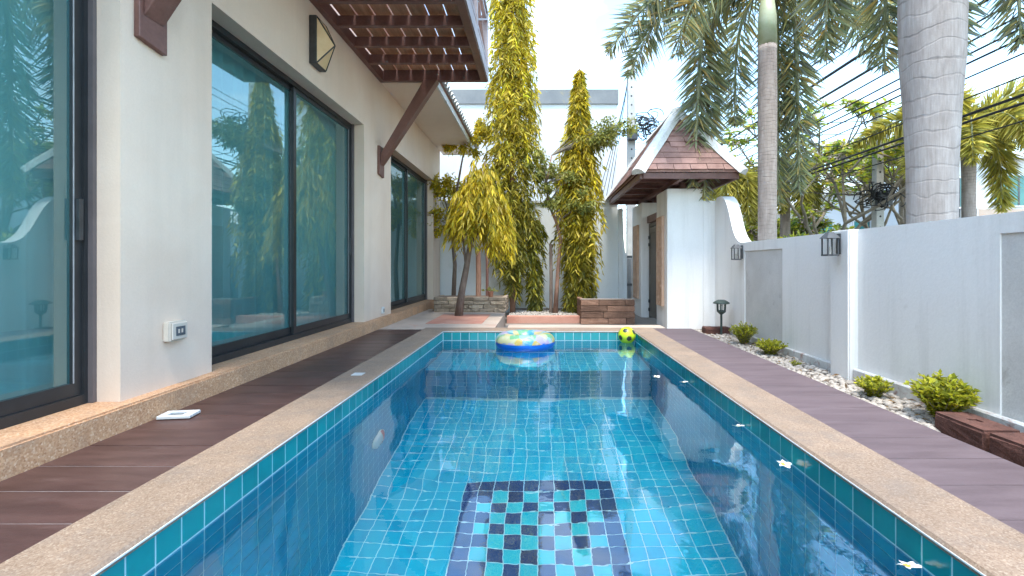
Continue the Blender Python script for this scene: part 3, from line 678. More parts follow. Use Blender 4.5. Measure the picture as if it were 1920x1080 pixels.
# eave beams, rafters and posts
z = rz-.10
for x in (rx0+.06, rx1-.06): MB().box(x-.03, x+.03, ry0+.06, ry1-.06, z-.05, z+.055).build('eave_beam', 'wood', gt)
for y in (ry0+.06, ry1-.06): MB().box(rx0+.091, rx1-.091, y-.03, y+.03, z-.051, z+.056).build('eave_beam', 'wood', gt)
for x in (2.65, 3.05): MB().box(x-.04, x+.04, ry0+.10, ry1-.10, z-.06, z+.02).build('tie_beam', 'wood', gt)
for y in (9.5, 10.3, 11.2, 12.1): MB().box(rx0+.1, rx1-.1, y-.035, y+.035, z+.021, z+.085).build('tie_beam', 'wood', gt)
for x, y in ((2.86, 9.45), (2.66, 10.05), (2.85, 11.6), (2.85, 12.45)):
    MB().box(x-.055, x+.055, y-.055, y+.055, 2.49, z-.02).build('post', 'wood', gt)
for k in range(6):
    for sgn, x in ((1, rx0), (-1, rx1)): MB().beam((x+sgn*.08, 9.6+.4*k, rz-.035), (rc-sgn*.04, 9.6+.4*k, rt-.075), .045, .055).build('rafter', 'wood', gt)
for k in range(5): MB().beam((2.35+.21*k, ry0+.09, rz-.04), (rc-.02+.01*k, ra-.02, rt-.1), .04, .05).build('rafter', 'wood', gt)

# ------------------------------------------------------------------ back of the garden
bw = thing('back_wall', 'pale blue-white boundary wall behind the trees', 'wall')
MB().box(-6.5, 2.12, 12.7, 12.9, GZ, 2.66).build('wall', 'back_white', bw)
MB().box(-6.5, 2.12, 12.66, 12.94, 2.661, 2.72).build('coping', 'back_white', bw)
MB().box(2.12, 2.24, 12.6, 12.95, GZ, 2.5).build('pier', 'back_white', bw, bevel=.01)
MB().prism([(2.241, GZ), (2.241, 2.45), (2.26, 2.2), (2.28, 1.7), (2.32, 1.35), (2.36, 1.25), (2.36, GZ)], 'y', 12.7, 12.86).build('scroll_end', 'back_white', bw)
bg = thing('side_gate', 'dark grey metal side gate behind the brick planter', 'gate', (2.38, 13.1, GZ))
MB().box(0, .06, 0, .06, 0, 1.55).build('post', 'greymetal', bg); MB().box(.06, .9, .01, .04, 1.46, 1.53).build('rail', 'greymetal', bg); MB().box(.06, .9, .01, .04, .70, .76).build('rail', 'greymetal', bg)
for k in range(7): MB().box(.07+.118*k, .07+.118*k+.11, .02, .032, .1, 1.45).build('panel', 'parapet', bg)
MB().box(-.08, -.001, 0, .04, 1.2, 1.24).build('hinge', 'greymetal', bg)
nb = thing('neighbour_building', 'tall white building with grey parapet behind the columnar trees', 'building')
MB().box(-14, 2.64, 16, 26, GZ, 6.42).build('wall', 'neigh', nb)
MB().box(-14.05, 2.68, 15.94, 26.05, 6.421, 6.90).build('parapet', 'parapet', nb)
# left rubble planter
pl = thing('rubble_planter', 'low grey rubble stone planter behind the leaning tree', 'planter')
px0, px1, py0 = -2.24, -.72, 10.12
MB().box(px0+.03, px1-.03, py0+.03, 10.95, -.02, .30).build('core', 'soil', pl)
for k in range(4):
    x = px0; row = 0
    while x < px1-.05:
        lw = min(random.uniform(.16, .36), px1-x); 
        if px1-x-lw < .08: lw = px1-x
        hgt = .078
        me = rough_block('stone', 'rubble', lw-.006, .10, hgt, .014, .008, int(x*1000)+k*77, 2)
        put('stone', me, pl, (x+lw/2, py0+.04+random.uniform(-.012, .012), -.005+hgt*(k+.5)+.002*k)); x += lw
for k in range(4):
    for j in range(3):
        me = rough_block('stone', 'rubble', .09, .26, .078, .014, .008, 900+k*7+j, 1)
        put('stone', me, pl, (px0+.02, py0+.22+.27*j, -.005+.08*(k+.5))); put('stone', me, pl, (px1-.02, py0+.22+.27*j, -.005+.08*(k+.5)))
# right sandstone brick planter
bp = thing('brick_planter', 'low planter of brown sandstone bricks left of the gateway', 'planter')
bx0, bx1, by0, btop, bbot = .90, 2.06, 10.15, .262, -.268
MB().box(bx0+.03, bx1-.02, by0+.03, 11.2, bbot, btop-.05).build('core', 'soil', bp)
nc = 4; chh = (btop-bbot)/nc
for k in range(nc):
    x = bx0; first = True
    while x < bx1-.03:
        lw = random.uniform(.30, .62) 
        if bx1-x-lw < .12: lw = bx1-x
        me = rough_block('brick', 'brick', lw-.008, .11, chh-.010, .008, .0045, int(x*999)+k*31, 2)
        put('brick', me, bp, (x+lw/2, by0+.045+random.uniform(-.006, .006), bbot+chh*(k+.5))); x += lw
    for j in range(3):
        me = rough_block('brick', 'brick', .10, .29, chh-.010, .008, .0045, 300+k*31+j, 1)
        put('brick', me, bp, (bx0+.045, by0+.245+.30*j, bbot+chh*(k+.5)))
MB().box(bx0-.005, bx1+.005, by0-.012, by0+.10, btop, btop+.014).build('top_slab', 'terrace', bp, bevel=.004)
# low curb and pebble strip with the tree bed
cb = tag(MB().box(-.695, .895, 10.3, 10.44, GZ, -.105).build('bed_curb', 'redpave', bevel=.008), 'low reddish curb in front of the back tree bed', 'curb')
struct(MB().box(-.695, .895, 10.441, 12.65, GZ, -.15).build('tree_bed', 'soil'))

def pebbles(name, label, n, xr, yr, z, smin, smax, seed):
    r = np.random.default_rng(seed); bm = bmesh.new(); bmesh.ops.create_icosphere(bm, subdivisions=1, radius=1); bv = np.array([v.co[:] for v in bm.verts]); bf = np.array([[v.index for v in f.verts] for f in bm.faces]); bm.free()
    k = len(bv); V = np.empty((n, k, 3)); Fc = np.empty((n, len(bf), 3), int)
    for i in range(n):
        s_ = r.uniform(smin, smax); sc3 = s_*np.array([r.uniform(.8, 1.35), r.uniform(.7, 1.1), r.uniform(.45, .7)]); a = r.uniform(0, 6.28); ca, sa = math.cos(a), math.sin(a)
        v = bv*(1+r.normal(0, .07, (k, 1)))*sc3; v = v@np.array([[ca, sa, 0], [-sa, ca, 0], [0, 0, 1]])
        V[i] = v+[r.uniform(*xr), r.uniform(*yr), z+s_*r.uniform(-.1, .55)]; Fc[i] = bf+i*k
    me = bpy.data.meshes.new(name); me.from_pydata(V.reshape(-1, 3).tolist(), [], Fc.reshape(-1, 3).tolist()); me.shade_smooth(); me.materials.append(M['pebble'])
    o = put(name, me); o['label'] = label; o['kind'] = 'stuff'; return o
pebbles('gravel', 'white river pebbles along the foot of the garden wall', 2700, (2.85, 3.41), (3.6, 9.1), GZ+.006, .014, .044, 1)
pebbles('gravel', 'small white pebbles in the bed under the columnar trees', 1600, (-.68, .88), (10.46, 12.0), -.148, .012, .032, 2)

# ------------------------------------------------------------------ laterite blocks, garden lamp
def laterite(label, x, y, lx, ly, lz, rz_, z0=-.03, hole=True):
    t = thing('laterite_block', label, 'block', (x, y, z0), rz_, 'laterite blocks edging the planting bed')
    if hole:
        h_ = .035
        parts = MB()
        me = rough_block('body', 'laterite', lx, ly, lz-.012, .012, .004, int(y*100), 3); put('body', me, t, (0, 0, (lz-.012)/2))
        for a in ((-lx/2+.006, -h_, -ly/2+.006, ly/2-.006), (h_, lx/2-.006, -ly/2+.006, ly/2-.006), (-h_, h_, -ly/2+.006, -h_), (-h_, h_, h_, ly/2-.006)): parts.box(a[0], a[1], a[2], a[3], lz-.03, lz)
        parts.build('rim', 'laterite', t)
        MB().box(-h_, h_, -h_, h_, lz-.02, lz-.0105).build('hole_floor', 'soil', t)
    else:
        put('body', rough_block('body', 'laterite', lx, ly, lz, .014, .005, int(y*100), 3), t, (0, 0, lz/2))
laterite('reddish laterite block with a square hole, beside the largest shrub', 3.145, 3.42, .25, .42, .15, R(-2), GZ)
laterite('reddish laterite block with a square hole at the right picture edge', 3.137, 2.97, .25, .42, .15, R(1), GZ)
laterite('far laterite block lying under the dark green garden lamp', 3.22, 8.62, .45, .20, .15, R(0), GZ, False)
gl = thing('garden_lamp', 'dark green solar stake lamp by the garden wall', 'lamp', (3.255, 8.46, GZ)); gl.scale = (1.24,)*3
MB().tube([(0, 0, 0), (0, 0, .33)], .016, 10).build('stake', 'greenmetal', gl, smooth=False)
MB().lathe([(.012, .31), (.055, .345), (.064, .36), (.062, .375), (.02, .375)], 10).build('cup', 'greenmetal', gl)
for k in range(6):
    a = k*math.pi/3; MB().beam((.058*math.cos(a), .058*math.sin(a), .37), (.062*math.cos(a), .062*math.sin(a), .475), .013, .013, (math.cos(a), math.sin(a), 0)).build('post', 'greenmetal', gl)
MB().lathe([(.045, .376), (.048, .47)], 12).build('glass', 'clear', gl)
MB().lathe([(.10, .468), (.122, .475), (.118, .487), (.07, .515), (.045, .525), (.002, .527)], 8).build('cap', 'greenmetal', gl)
MB().tube([(0, 0, .376), (0, 0, .43)], .014, 8).build('bulb', 'plastic_w', gl)

# ------------------------------------------------------------------ swim ring, ball, flowers
sr = thing('swim_ring', 'inflatable swim ring with blue underside and colourful print floating in the pool', 'swim ring', (-.19, 6.72, WATER+.075))
def torus(a0, a1, Rr, rx_, rz_, n=48, m_=14, off=0, wob=0):
    vs = []
    for i in range(n):
        th = 2*math.pi*i/n
        for j in range(m_+1):
            ph = a0+(a1-a0)*j/m_; wv_ = 1+wob*math.sin(th*9)*.5+wob*math.sin(th*23+1)*.5
            rr = Rr+(rx_+off)*math.cos(ph)*wv_; vs.append((rr*math.cos(th), rr*math.sin(th), (rz_+off)*math.sin(ph)))
    k = m_+1
    return MB().add(vs, [(i*k+j, ((i+1) % n)*k+j, ((i+1) % n)*k+j+1, i*k+j+1) for i in range(n) for j in range(m_)])
torus(R(-190), R(10), .285, .135, .125).build('lower_tube', 'blue_vinyl', sr, smooth=True)
torus(R(4), R(176), .285, .1365, .128, wob=.03).build('upper_tube', 'print', sr, smooth=True)
tag_ball = thing('play_ball', 'lime green and black play ball floating in the far right pool corner', 'ball', (1.315, 7.08, WATER+.105))
bm = bmesh.new(); bmesh.ops.create_icosphere(bm, subdivisions=1, radius=1); ico = None; bm.free()
bm = bmesh.new(); bmesh.ops.create_icosphere(bm, subdivisions=1, radius=1); base = [v.co.copy() for v in bm.verts]; bm.free()
phi = (1+5**.5)/2
I12 = [Vector(v).normalized() for a in (-1, 1) for b_ in (-phi, phi) for v in ((0, a, b_), (a, b_, 0), (b_, 0, a))]
bm = bmesh.new(); bmesh.ops.create_icosphere(bm, subdivisions=4, radius=.128)
bme = bpy.data.meshes.new('shell'); bm.to_mesh(bme); bm.free(); bme.shade_smooth(); bme.materials.append(M['ball']); bsh = put('shell', bme, tag_ball); bsh.rotation_euler = (.5, .3, .8)
for v in I12:
    x_ = v.orthogonal().normalized(); y_ = v.cross(x_); pts = []; ring_ = []
    for rr_ in (.0, .16, .33):
        for j in range(10):
            a = j*math.pi/5; rad_ = rr_*(1.0 if j % 2 == 0 else .86); p = (v+(x_*math.cos(a)+y_*math.sin(a))*math.tan(rad_)).normalized()*.1292; pts.append(p)
    MB().add(pts, [(i*10+j, i*10+(j+1) % 10, (i+1)*10+(j+1) % 10, (i+1)*10+j) for i in range(2) for j in range(10)]).build('patch', 'ballblack', bsh, smooth=True)
def flower(label, x, y, rz_, sc):
    t = thing('frangipani_flower', label, 'flower', (x, y, WATER+.006), rz_, 'fallen frangipani flowers on the water'); t.scale = (sc,)*3; t.rotation_euler = (R(random.uniform(-14, 14)), R(random.uniform(-14, 14)), rz_)
    n = 7; vs = []
    for i in range(n+1):
        u_ = i/n; wv_ = .016*math.sin(math.pi*min(1, u_*.86+.08))**.8; l_ = .048*u_
        for s_ in (-1, 0, 1): vs.append((l_, s_*wv_+.006*u_*u_, .012*u_-.010*u_*u_+.004*abs(s_)+(.003*s_)))
    fs = [(i*3+j, i*3+j+1, (i+1)*3+j+1, (i+1)*3+j) for i in range(n) for j in range(2)]
    me = MB().add(vs, fs).mesh('petal', 'petal', smooth=True)
    for k in range(5): put('petal', me, t, (0, 0, .001*k), (0, R(-8), k*2*math.pi/5))
    MB().lathe([(.001, .012), (.010, .0105), (.016, .008), (.021, .011)], 10).build('throat', 'flower_c', t)
flower('white frangipani flower floating nearest, at the lower right pool edge', 1.405, 1.80, .3, .85)
flower('white frangipani flower floating second nearest along the right pool edge', 1.405, 2.72, 1.1, .88)
flower('frangipani flower floating third along the right pool edge', 1.41, 3.36, 2.0, .95)
flower('frangipani flower floating fourth along the right pool edge', 1.41, 4.62, .7, .95)
flower('frangipani flower farthest along and well off the right pool edge', 1.20, 4.85, 1.4, .9)

# ------------------------------------------------------------------ vegetation
YEL = [(.66, .50, .025), (.54, .43, .03), (.36, .33, .03), (.16, .18, .035), (.72, .55, .10)]
def tree_root(name, label, loc, cat='tree', group=None): return thing(name, label, cat, loc, 0, group)
def ashoka(label, x, y, z0, ztop, zlow, prof, nspray, wts, trunk_r=.045, trunk_m='trunk_red', lean=(0, 0), side=0.0):
    """columnar tree with hanging lance leaves; prof(t)->radius, t=0 at zlow, 1 at ztop"""
    t = tree_root('columnar_tree', label, (x, y, z0), group='columnar yellow green trees in the back bed')
    H = ztop-z0
    pts = [(lean[0]*k/8+.02*math.sin(k*1.9), lean[1]*k/8+.02*math.cos(k*2.3), H*k/8) for k in range(9)]
    MB().tube(pts, [trunk_r*(1-.8*k/8)+.006 for k in range(9)], 9).build('trunk', trunk_m, t, smooth=True)
    P = []; D = []; Ln = []; T_ = []; K_ = []
    for i in range(nspray):
        tt = rng.random()**.9; r_ = prof(tt)*rng.uniform(.45, 1.08); th = rng.uniform(0, 6.283)
        z = (zlow-z0)+tt*(ztop-zlow)+.18*r_
        f = z/H; c = np.array([lean[0]*f, lean[1]*f, 0]); o = np.array([math.cos(th), math.sin(th), 0.])
        m_ = rng.integers(14, 38); s_ = np.linspace(.12, 1, m_)[:, None]; dl = rng.uniform(.3, .85)*(.55+.8*min(r_/.4, 1.3))
        path = c+o*r_*(1-(1-s_)**1.8)+np.array([0, 0, 1.])*(z+.10*np.sin(s_*2.2)*r_/.4-dl*s_**1.7)
        tl = np.tile([[1.], [-1.]], (m_//2+1, 1))[:m_]; tan = np.array([-math.sin(th), math.cos(th), 0.])
        d = o*rng.uniform(-.1, .9, (m_, 1))+tan*tl*rng.uniform(.1, 1.0, (m_, 1))+np.array([0, 0, -1.])*rng.uniform(.25, 1.3, (m_, 1))
        P.append(path); D.append(d); Ln.append(rng.uniform(.08, .23, m_)); T_.append(np.full(m_, tt)); K_.append(np.full(m_, np.clip(rng.normal(1, .26), .4, 1.5)))
    P = np.concatenate(P); D = np.concatenate(D); Ln = np.concatenate(Ln); T_ = np.concatenate(T_); n = len(P)
    col = np.clip(palette(n, YEL, wts, .22)*np.concatenate(K_)[:, None], .01, .9)
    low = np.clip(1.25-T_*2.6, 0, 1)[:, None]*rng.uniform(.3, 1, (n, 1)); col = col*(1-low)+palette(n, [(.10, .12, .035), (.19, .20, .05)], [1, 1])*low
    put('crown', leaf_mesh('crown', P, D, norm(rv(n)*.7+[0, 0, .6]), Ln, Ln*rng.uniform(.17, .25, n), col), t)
    return t
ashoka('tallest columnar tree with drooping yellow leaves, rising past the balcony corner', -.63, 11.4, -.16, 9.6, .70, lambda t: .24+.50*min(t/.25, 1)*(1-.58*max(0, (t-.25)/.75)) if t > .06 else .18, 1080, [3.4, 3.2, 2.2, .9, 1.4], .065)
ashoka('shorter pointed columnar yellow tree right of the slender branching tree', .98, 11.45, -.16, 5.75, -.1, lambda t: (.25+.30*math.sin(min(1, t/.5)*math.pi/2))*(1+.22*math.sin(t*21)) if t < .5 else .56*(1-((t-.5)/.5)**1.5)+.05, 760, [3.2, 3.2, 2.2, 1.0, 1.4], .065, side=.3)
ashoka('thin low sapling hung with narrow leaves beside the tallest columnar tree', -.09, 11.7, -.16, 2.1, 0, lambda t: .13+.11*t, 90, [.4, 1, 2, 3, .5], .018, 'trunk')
def bough_tree(label, name, x, y, z0, trunk, rads, blobs, nl, wts, ln, m='trunk', twigs=True, cols=YEL, group=None, hang=.8, wid=.2):
    t = tree_root(name, label, (x, y, z0), group=group)
    MB().tube(trunk, rads, 9).build('trunk', m, t, smooth=True)
    tw = MB(); P = []; D = []; tip = Vector(trunk[-1])
    for (cx, cy, cz, rx_, ry_, rz_, share) in blobs:
        k = min(trunk, key=lambda p: (Vector(p)-Vector((cx, cy, cz-.5*rz_))).length); c = Vector((cx, cy, cz))
        nb = max(4, int(share*16))
        for i in range(nb):
            d = rng.normal(size=3); d /= np.linalg.norm(d); e = c+Vector((d[0]*rx_*.8, d[1]*ry_*.8, d[2]*rz_*.8)); mid = Vector(k).lerp(e, .5)+Vector((rng.normal()*.05, rng.normal()*.05, .10))
            tw.tube([k, mid, e], [.013, .008, .003], 5, False)
            m_ = max(4, int(nl*share/nb)); s_ = rng.random(m_)[:, None]**.6; a = np.array(mid); b_ = np.array(e)
            P.append(a+(b_-a)*s_+rng.normal(0, .055, (m_, 3))*np.array([1, 1, .8])+np.array([0, 0, -.12*hang])*rng.random((m_, 1)))
            D.append(rng.normal(0, .6, (m_, 3))+np.array([0, 0, -hang])+d*.4)
    tw.build('branches', 'twig' if m != 'trunk_red' else m, t, smooth=True) if False else None
    if twigs:
        o = tw.build('branch', 'twig', t, smooth=True); o['kind'] = 'stuff'
    P = np.concatenate(P); D = np.concatenate(D); n = len(P); L_ = rng.uniform(*ln, n)
    put('crown', leaf_mesh('crown', P, D, norm(rv(n)*.8+[0, 0, .5]), L_, L_*rng.uniform(wid*.8, wid*1.2, n), palette(n, cols, wts, .22)), t)
    return t
def hanging_crown(t, blobs, wts, ln=(.10, .21), cols=YEL):
    P = []; D = []; Ln = []
    for (cx, cy, cz, rx_, ry_, rz_, nsp) in blobs:
        for i in range(nsp):
            d = rng.normal(size=3); d /= np.linalg.norm(d); th = math.atan2(d[1], d[0]); o = np.array([math.cos(th), math.sin(th), 0.]); tan = np.array([-o[1], o[0], 0.])
            p0 = np.array([cx, cy, cz])+d*np.array([rx_, ry_, rz_])*rng.uniform(.3, 1); m_ = rng.integers(16, 30); s_ = np.linspace(.05, 1, m_)[:, None]; dl = rng.uniform(.25, .75)
            P.append(p0+o*.16*s_+np.array([0, 0, 1.])*(.06*np.sin(s_*2.5)-dl*s_**1.6)); tl = np.where(np.arange(m_) % 2, 1., -1.)[:, None]
            D.append(o*rng.uniform(.1, .6, (m_, 1))+tan*tl*rng.uniform(.15, .7, (m_, 1))+np.array([0, 0, -1.])*rng.uniform(.55, 1.3, (m_, 1))); Ln.append(rng.uniform(*ln, m_))
    P = np.concatenate(P); D = np.concatenate(D); Ln = np.concatenate(Ln); n = len(P)
    put('crown', leaf_mesh('crown', P, D, norm(rv(n)*.7+[0, 0, .6]), Ln, Ln*rng.uniform(.17, .25, n), palette(n, cols, wts, .22)), t)
lt = tree_root('leaning_tree', 'leaning dark-trunked tree with bushy yellow hanging leaves on the red paving', (-1.58, 9.37, -.01))
MB().tube([(0, 0, 0), (.06, -.02, .45), (.16, -.05, .95), (.24, -.1, 1.4), (.34, -.15, 1.9), (.45, -.2, 2.5), (.55, -.2, 3.0)], [.085, .068, .058, .05, .04, .028, .012], 10).build('trunk', 'trunk', lt, smooth=True)
for pts in ([(.16, -.05, .95), (.12, -.06, 1.3), (.10, -.1, 1.8), (.15, -.1, 2.3)], [(.24, -.1, 1.4), (.5, -.15, 1.8), (.75, -.2, 2.2)]): MB().tube(pts, [.03, .024, .016, .008][:len(pts)], 7).build('limb', 'trunk', lt, smooth=True)
hanging_crown(lt, [(.45, -.2, 2.75, .30, .3, .38, 60), (.30, -.2, 2.25, .36, .35, .35, 90), (.62, -.25, 2.15, .30, .3, .45, 80), (.10, -.15, 2.0, .20, .3, .30, 40), (.85, -.2, 1.75, .18, .25, .35, 34)], [3.4, 3.2, 1.8, .9, 1.4])
tk = [(0, 0, 0), (.03, 0, .5), (.06, 0, .95), (.10, 0, 1.30), (.02, 0, 1.62), (-.12, 0, 1.95), (-.16, 0, 2.3), (-.06, 0, 2.8)]
GRN = [(.36, .36, .08), (.24, .27, .07), (.13, .17, .05), (.46, .42, .10)]
st = bough_tree('slender red-barked tree with airy branches between the two columnar trees', 'slender_tree', .39, 11.2, -.16, [tuple(1.34*c for c in p) for p in tk], [.055*1.2, .048, .044, .04, .034, .03, .024, .012],
           [(-.33, 0, 3.55, .6, .4, .38, .6), (.2, 0, 3.15, .6, .4, .33, .5), (1.0, .13, 4.22, .6, .4, .33, .6), (1.55, .13, 4.5, .47, .4, .24, .4), (-.13, 0, 2.8, .47, .4, .33, .4), (.74, -.2, 2.7, .53, .33, .27, .35)], 1900, [2, 2, 1.5, 1.5], (.07, .13), 'trunk_red', cols=GRN, hang=.3, wid=.38)
for pts, r0 in (([(.02, 0, 1.62), (.06, 0, 2.2), (.30, .02, 2.7), (.75, .08, 3.1), (1.2, .1, 3.4)], .02), ([(-.12, 0, 1.95), (.08, 0, 2.25), (.25, -.05, 2.35), (.6, -.1, 2.2), (.75, -.1, 1.9)], .014), ([(.10, 0, 1.3), (-.02, 0, 1.8), (.02, 0, 2.2)], .012)):
    MB().tube([tuple(1.34*c for c in p) for p in pts], [1.3*r0*(1-.7*i/(len(pts)-1)) for i in range(len(pts))], 7).build('limb', 'twig', st, smooth=True)
bough_tree('airy yellow-green tree seen between the house corner and the columnar trees', 'airy_tree', -2.15, 11.9, -.2, [(0, 0, 0), (.05, 0, 1.2), (-.03, 0, 2.2), (.12, 0, 3.2), (.3, 0, 4.2)], [.06, .05, .04, .03, .015],
           [(.0, 0, 3.0, .8, .5, .7, 1), (.4, 0, 4.4, .9, .5, .55, 1.2), (-.2, 0, 2.3, .5, .4, .5, .5)], 2600, [3, 2, 1, 1], (.07, .13), 'trunk', cols=YEL[:3]+[(.30, .33, .08)], hang=.3, wid=.4)
# stakes and stump
def stake(name, label, x, y, z0, z1, r0, m, cat):
    return tag(MB().tube([(x, y, z0), (x+.006, y, (z0+z1)/2), (x-.004, y, z1)], [r0, r0*.96, r0*.9], 9).build(name, m, smooth=False), label, cat)
stake('wooden_stake', 'thick reddish wooden stake standing behind the rubble planter', -1.36, 10.7, .1, 1.35, .062, 'trunk_red', 'stake')
stake('wooden_stake', 'thin dark reddish stake right beside the thicker stake behind the planter', -1.17, 10.75, .1, 1.35, .034, 'wood', 'stake')
stake('dead_trunk', 'cut grey dead stem leaning close to the slender red tree', .29, 11.3, -.17, 1.50, .043, 'trunk', 'stump')
pp = thing('potted_plant', 'small clay pot with sparse leaves on the rubble planter', 'plant', (-1.03, 10.2, .315))
MB().lathe([(.001, 0), (.045, 0), (.06, .10), (.066, .105), (.066, .12), (.05, .12), (.046, .08), (.001, .08)], 14).build('pot', 'clay', pp)
n = 40; d = rv(n); d[:, 2] = abs(d[:, 2])*.6; put('foliage', leaf_mesh('foliage', np.tile([0, 0, .11], (n, 1))+d*.05*rng.random((n, 1))+d*.12*rng.random((n, 1)), d, rv(n), .09, .03, palette(n, GRN, [1, 1, 1, 1])), pp)
# bed shrubs
SH = [(.44, .44, .03), (.34, .37, .035), (.19, .24, .035), (.56, .52, .05)]
def shrub(label, x, y, rx_, ry_, h, nst, ln, nl=26, name='bed_shrub'):
    t = tree_root(name, label, (x, y, GZ), 'shrub', 'small shrubs in the pebble bed')
    sm = MB(); P = []; D = []
    for i in range(nst):
        a = rng.uniform(0, 6.283); rr = math.sqrt(rng.random()); e = np.array([rx_*rr*math.cos(a), ry_*rr*math.sin(a), h*(.55+.5*rng.random()*(1.1-rr*.6))])
        mid = e*np.array([.45, .45, .6]); sm.tube([(0, 0, 0), tuple(mid), tuple(e)], [.006, .004, .002], 5, False)
        s_ = rng.uniform(.15, 1, (nl, 1)); p = np.where(s_ < .5, mid*s_*2, mid+(e-mid)*(s_-.5)*2)+rng.normal(0, .006, (nl, 3)); P.append(p)
        dd = rng.normal(0, 1, (nl, 3)); dd[:, 2] = abs(dd[:, 2])*.6+.05; D.append(dd+norm(e)*.8)
    o = sm.build('stems', 'twig', t); o.name = 'stem'; o['kind'] = 'stuff'
    P = np.concatenate(P); D = np.concatenate(D); n = len(P); L_ = rng.uniform(*ln, n)
    put('foliage', leaf_mesh('foliage', P, D, norm(rv(n)*.6+[0, 0, 1]), L_, L_*.42, palette(n, SH, [2.2, 2, 1.2, 1.5], .2), .2), t)
shrub('round green shrub next to the garden lamp, farthest of the bed shrubs', 3.22, 7.46, .21, .24, .36, 110, (.032, .058))
shrub('low green shrub second from the garden lamp in the pebble bed', 3.22, 6.60, .20, .24, .24, 100, (.032, .058))
shrub('small bright green shrub alone in the middle of the pebble bed', 3.17, 4.49, .14, .15, .21, 80, (.032, .06))
shrub('largest leafy green shrub behind the laterite blocks', 3.23, 3.80, .20, .25, .37, 120, (.042, .08), 34)
shrub('tiny weed between the pebbles in the middle of the bed', 3.19, 5.89, .07, .12, .08, 14, (.02, .035), 14, 'weed')
shrub('tiny weed between the laterite block and wall at the right edge', 3.34, 3.10, .06, .07, .16, 9, (.025, .045), 12, 'weed')

# palms
def frond(length, el0, droop, nleaf, llen, lw, cols, wts, plume=1.0, seed=0, hang=.25):
    """bottle-brush frond along +X, bending down; returns rachis mesh and leaflet mesh"""
    k = 30; pts = []; p = np.array([0., 0, 0]); an = el0
    for i in range(k):
        pts.append(p.copy()); an = max(el0-droop*(1-(1-(i+1)/k)**2), R(-87)); p = p+np.array([math.cos(an), 0, math.sin(an)])*length/k
    pts = np.array(pts); s_ = np.sort(rng.uniform(.10, 1, nleaf)); idx = s_*(k-1); i0 = np.minimum(idx.astype(int), k-2); fr = (idx-i0)[:, None]
    P = pts[i0]*(1-fr)+pts[i0+1]*fr; Tn = norm(pts[i0+1]-pts[i0]); S = np.tile([0, 1., 0], (nleaf, 1)); Nn = np.cross(Tn, S)
    ph = rng.uniform(0, 6.283, nleaf) if plume > .5 else np.where(rng.random(nleaf) < .5, 1, -1)*rng.normal(1.35, .25, nleaf)+math.pi/2
    if plume <= .5: rad = S*np.sign(np.cos(ph-math.pi/2*0+1e-6))[:, None]*1.0+Nn*rng.normal(.15, .2, nleaf)[:, None]
    else: rad = S*np.cos(ph)[:, None]+Nn*np.sin(ph)[:, None]
    D = rad*1.0+Tn*.55+np.array([0, 0, -hang])*rng.uniform(.3, 1.5, (nleaf, 1))
    L_ = llen*np.clip(np.sin(np.pi*np.clip(s_*.86+.12, 0, 1))**.5, .25, 1)*rng.uniform(.75, 1.1, nleaf)
    lm = leaf_mesh('leaflets', P, D, rv(nleaf), L_, lw*rng.uniform(.7, 1.3, nleaf), palette(nleaf, cols, wts, .22), .14)
    rm = MB().tube(pts.tolist(), [.030*(1-.85*i/k)*length/2.2+.003 for i in range(k)], 6).mesh('rachis', 'crownshaft', smooth=True)
    return rm, lm
def palm(label, x, y, z0, prof, fronds, cols, wts, shaft=None, llen=.42, lw=.03, nleaf=420, m='palm_trunk', name='palm_tree', group='palms along the street', plume=1.0, lean=0, hang=.25):
    t = tree_root(name, label, (x, y, z0), group=group)
    H = prof[-1][1]; pts = [(lean*zz/H, 0, zz) for r_, zz in prof]
    MB().tube(pts, [r_ for r_, zz in prof], 20).build('trunk', m, t, smooth=True)
    top = H
    if shaft:
        MB().tube([(lean+0, 0, H-.01), (lean, 0, H+shaft[1]*.5), (lean, 0, H+shaft[1])], [shaft[0], shaft[0]*.95, shaft[0]*.55], 16).build('crownshaft', 'crownshaft', t, smooth=True); top = H+shaft[1]*.92
    for i, (az, el, dr_, ln) in enumerate(fronds):
        rm, lm = frond(ln, R(el), R(dr_), int(nleaf*ln/2.2), llen, lw, cols, wts, plume, i, hang)
        f = put('frond', lm, t, (lean, 0, top-.03*(i % 3)), (0, 0, R(az))); put('rachis', rm, f)
    return t
FOX = [(.34, .38, .20), (.24, .30, .18), (.52, .46, .18), (.64, .43, .13), (.32, .36, .33)]
FW = [2.5, 2.2, 1.8, 1.0, 1.2]
# palm with crown just above the frame behind the gateway
palm('tall palm behind the gateway with hanging grey-green bottlebrush fronds', 3.95, 8.2, GZ, [(.20, 0), (.155, .5), (.15, 2.5), (.158, 4.2), (.15, 4.95), (.155, 5.05)],
     [(184, 62, 140, 2.6), (176, 58, 112, 3.5), (170, 62, 130, 3.4), (122, 78, 280, 4.9), (138, 74, 260, 4.6), (56, 78, 280, 5.0), (40, 74, 265, 4.8), (350, 66, 130, 3.0), (12, 60, 120, 3.0), (90, 60, 170, 3.2)], FOX, FW, (.155, 1.0), .62, .032, 270, 'palm_trunk2', hang=.15)
palm('large thick grey palm trunk close behind the garden wall at the right', 4.48, 5.41, GZ, [(.28, 0), (.25, .56), (.233, 1.55), (.238, 2.42), (.266, 3.04), (.304, 3.6), (.316, 4.16), (.31, 4.78), (.28, 5.27)],
     [(8, 60, 200, 3.4), (40, 68, 200, 3.4), (75, 55, 180, 3.2), (120, 60, 190, 3.2), (165, 62, 150, 3.0), (215, 65, 120, 3.0), (290, 55, 130, 3.0), (338, 55, 150, 3.2)], FOX, FW, (.26, .9), .62, .034, 280, hang=.15)
GP = [(.46, .43, .08), (.58, .50, .08), (.36, .35, .08), (.24, .26, .08), (.66, .56, .14)]
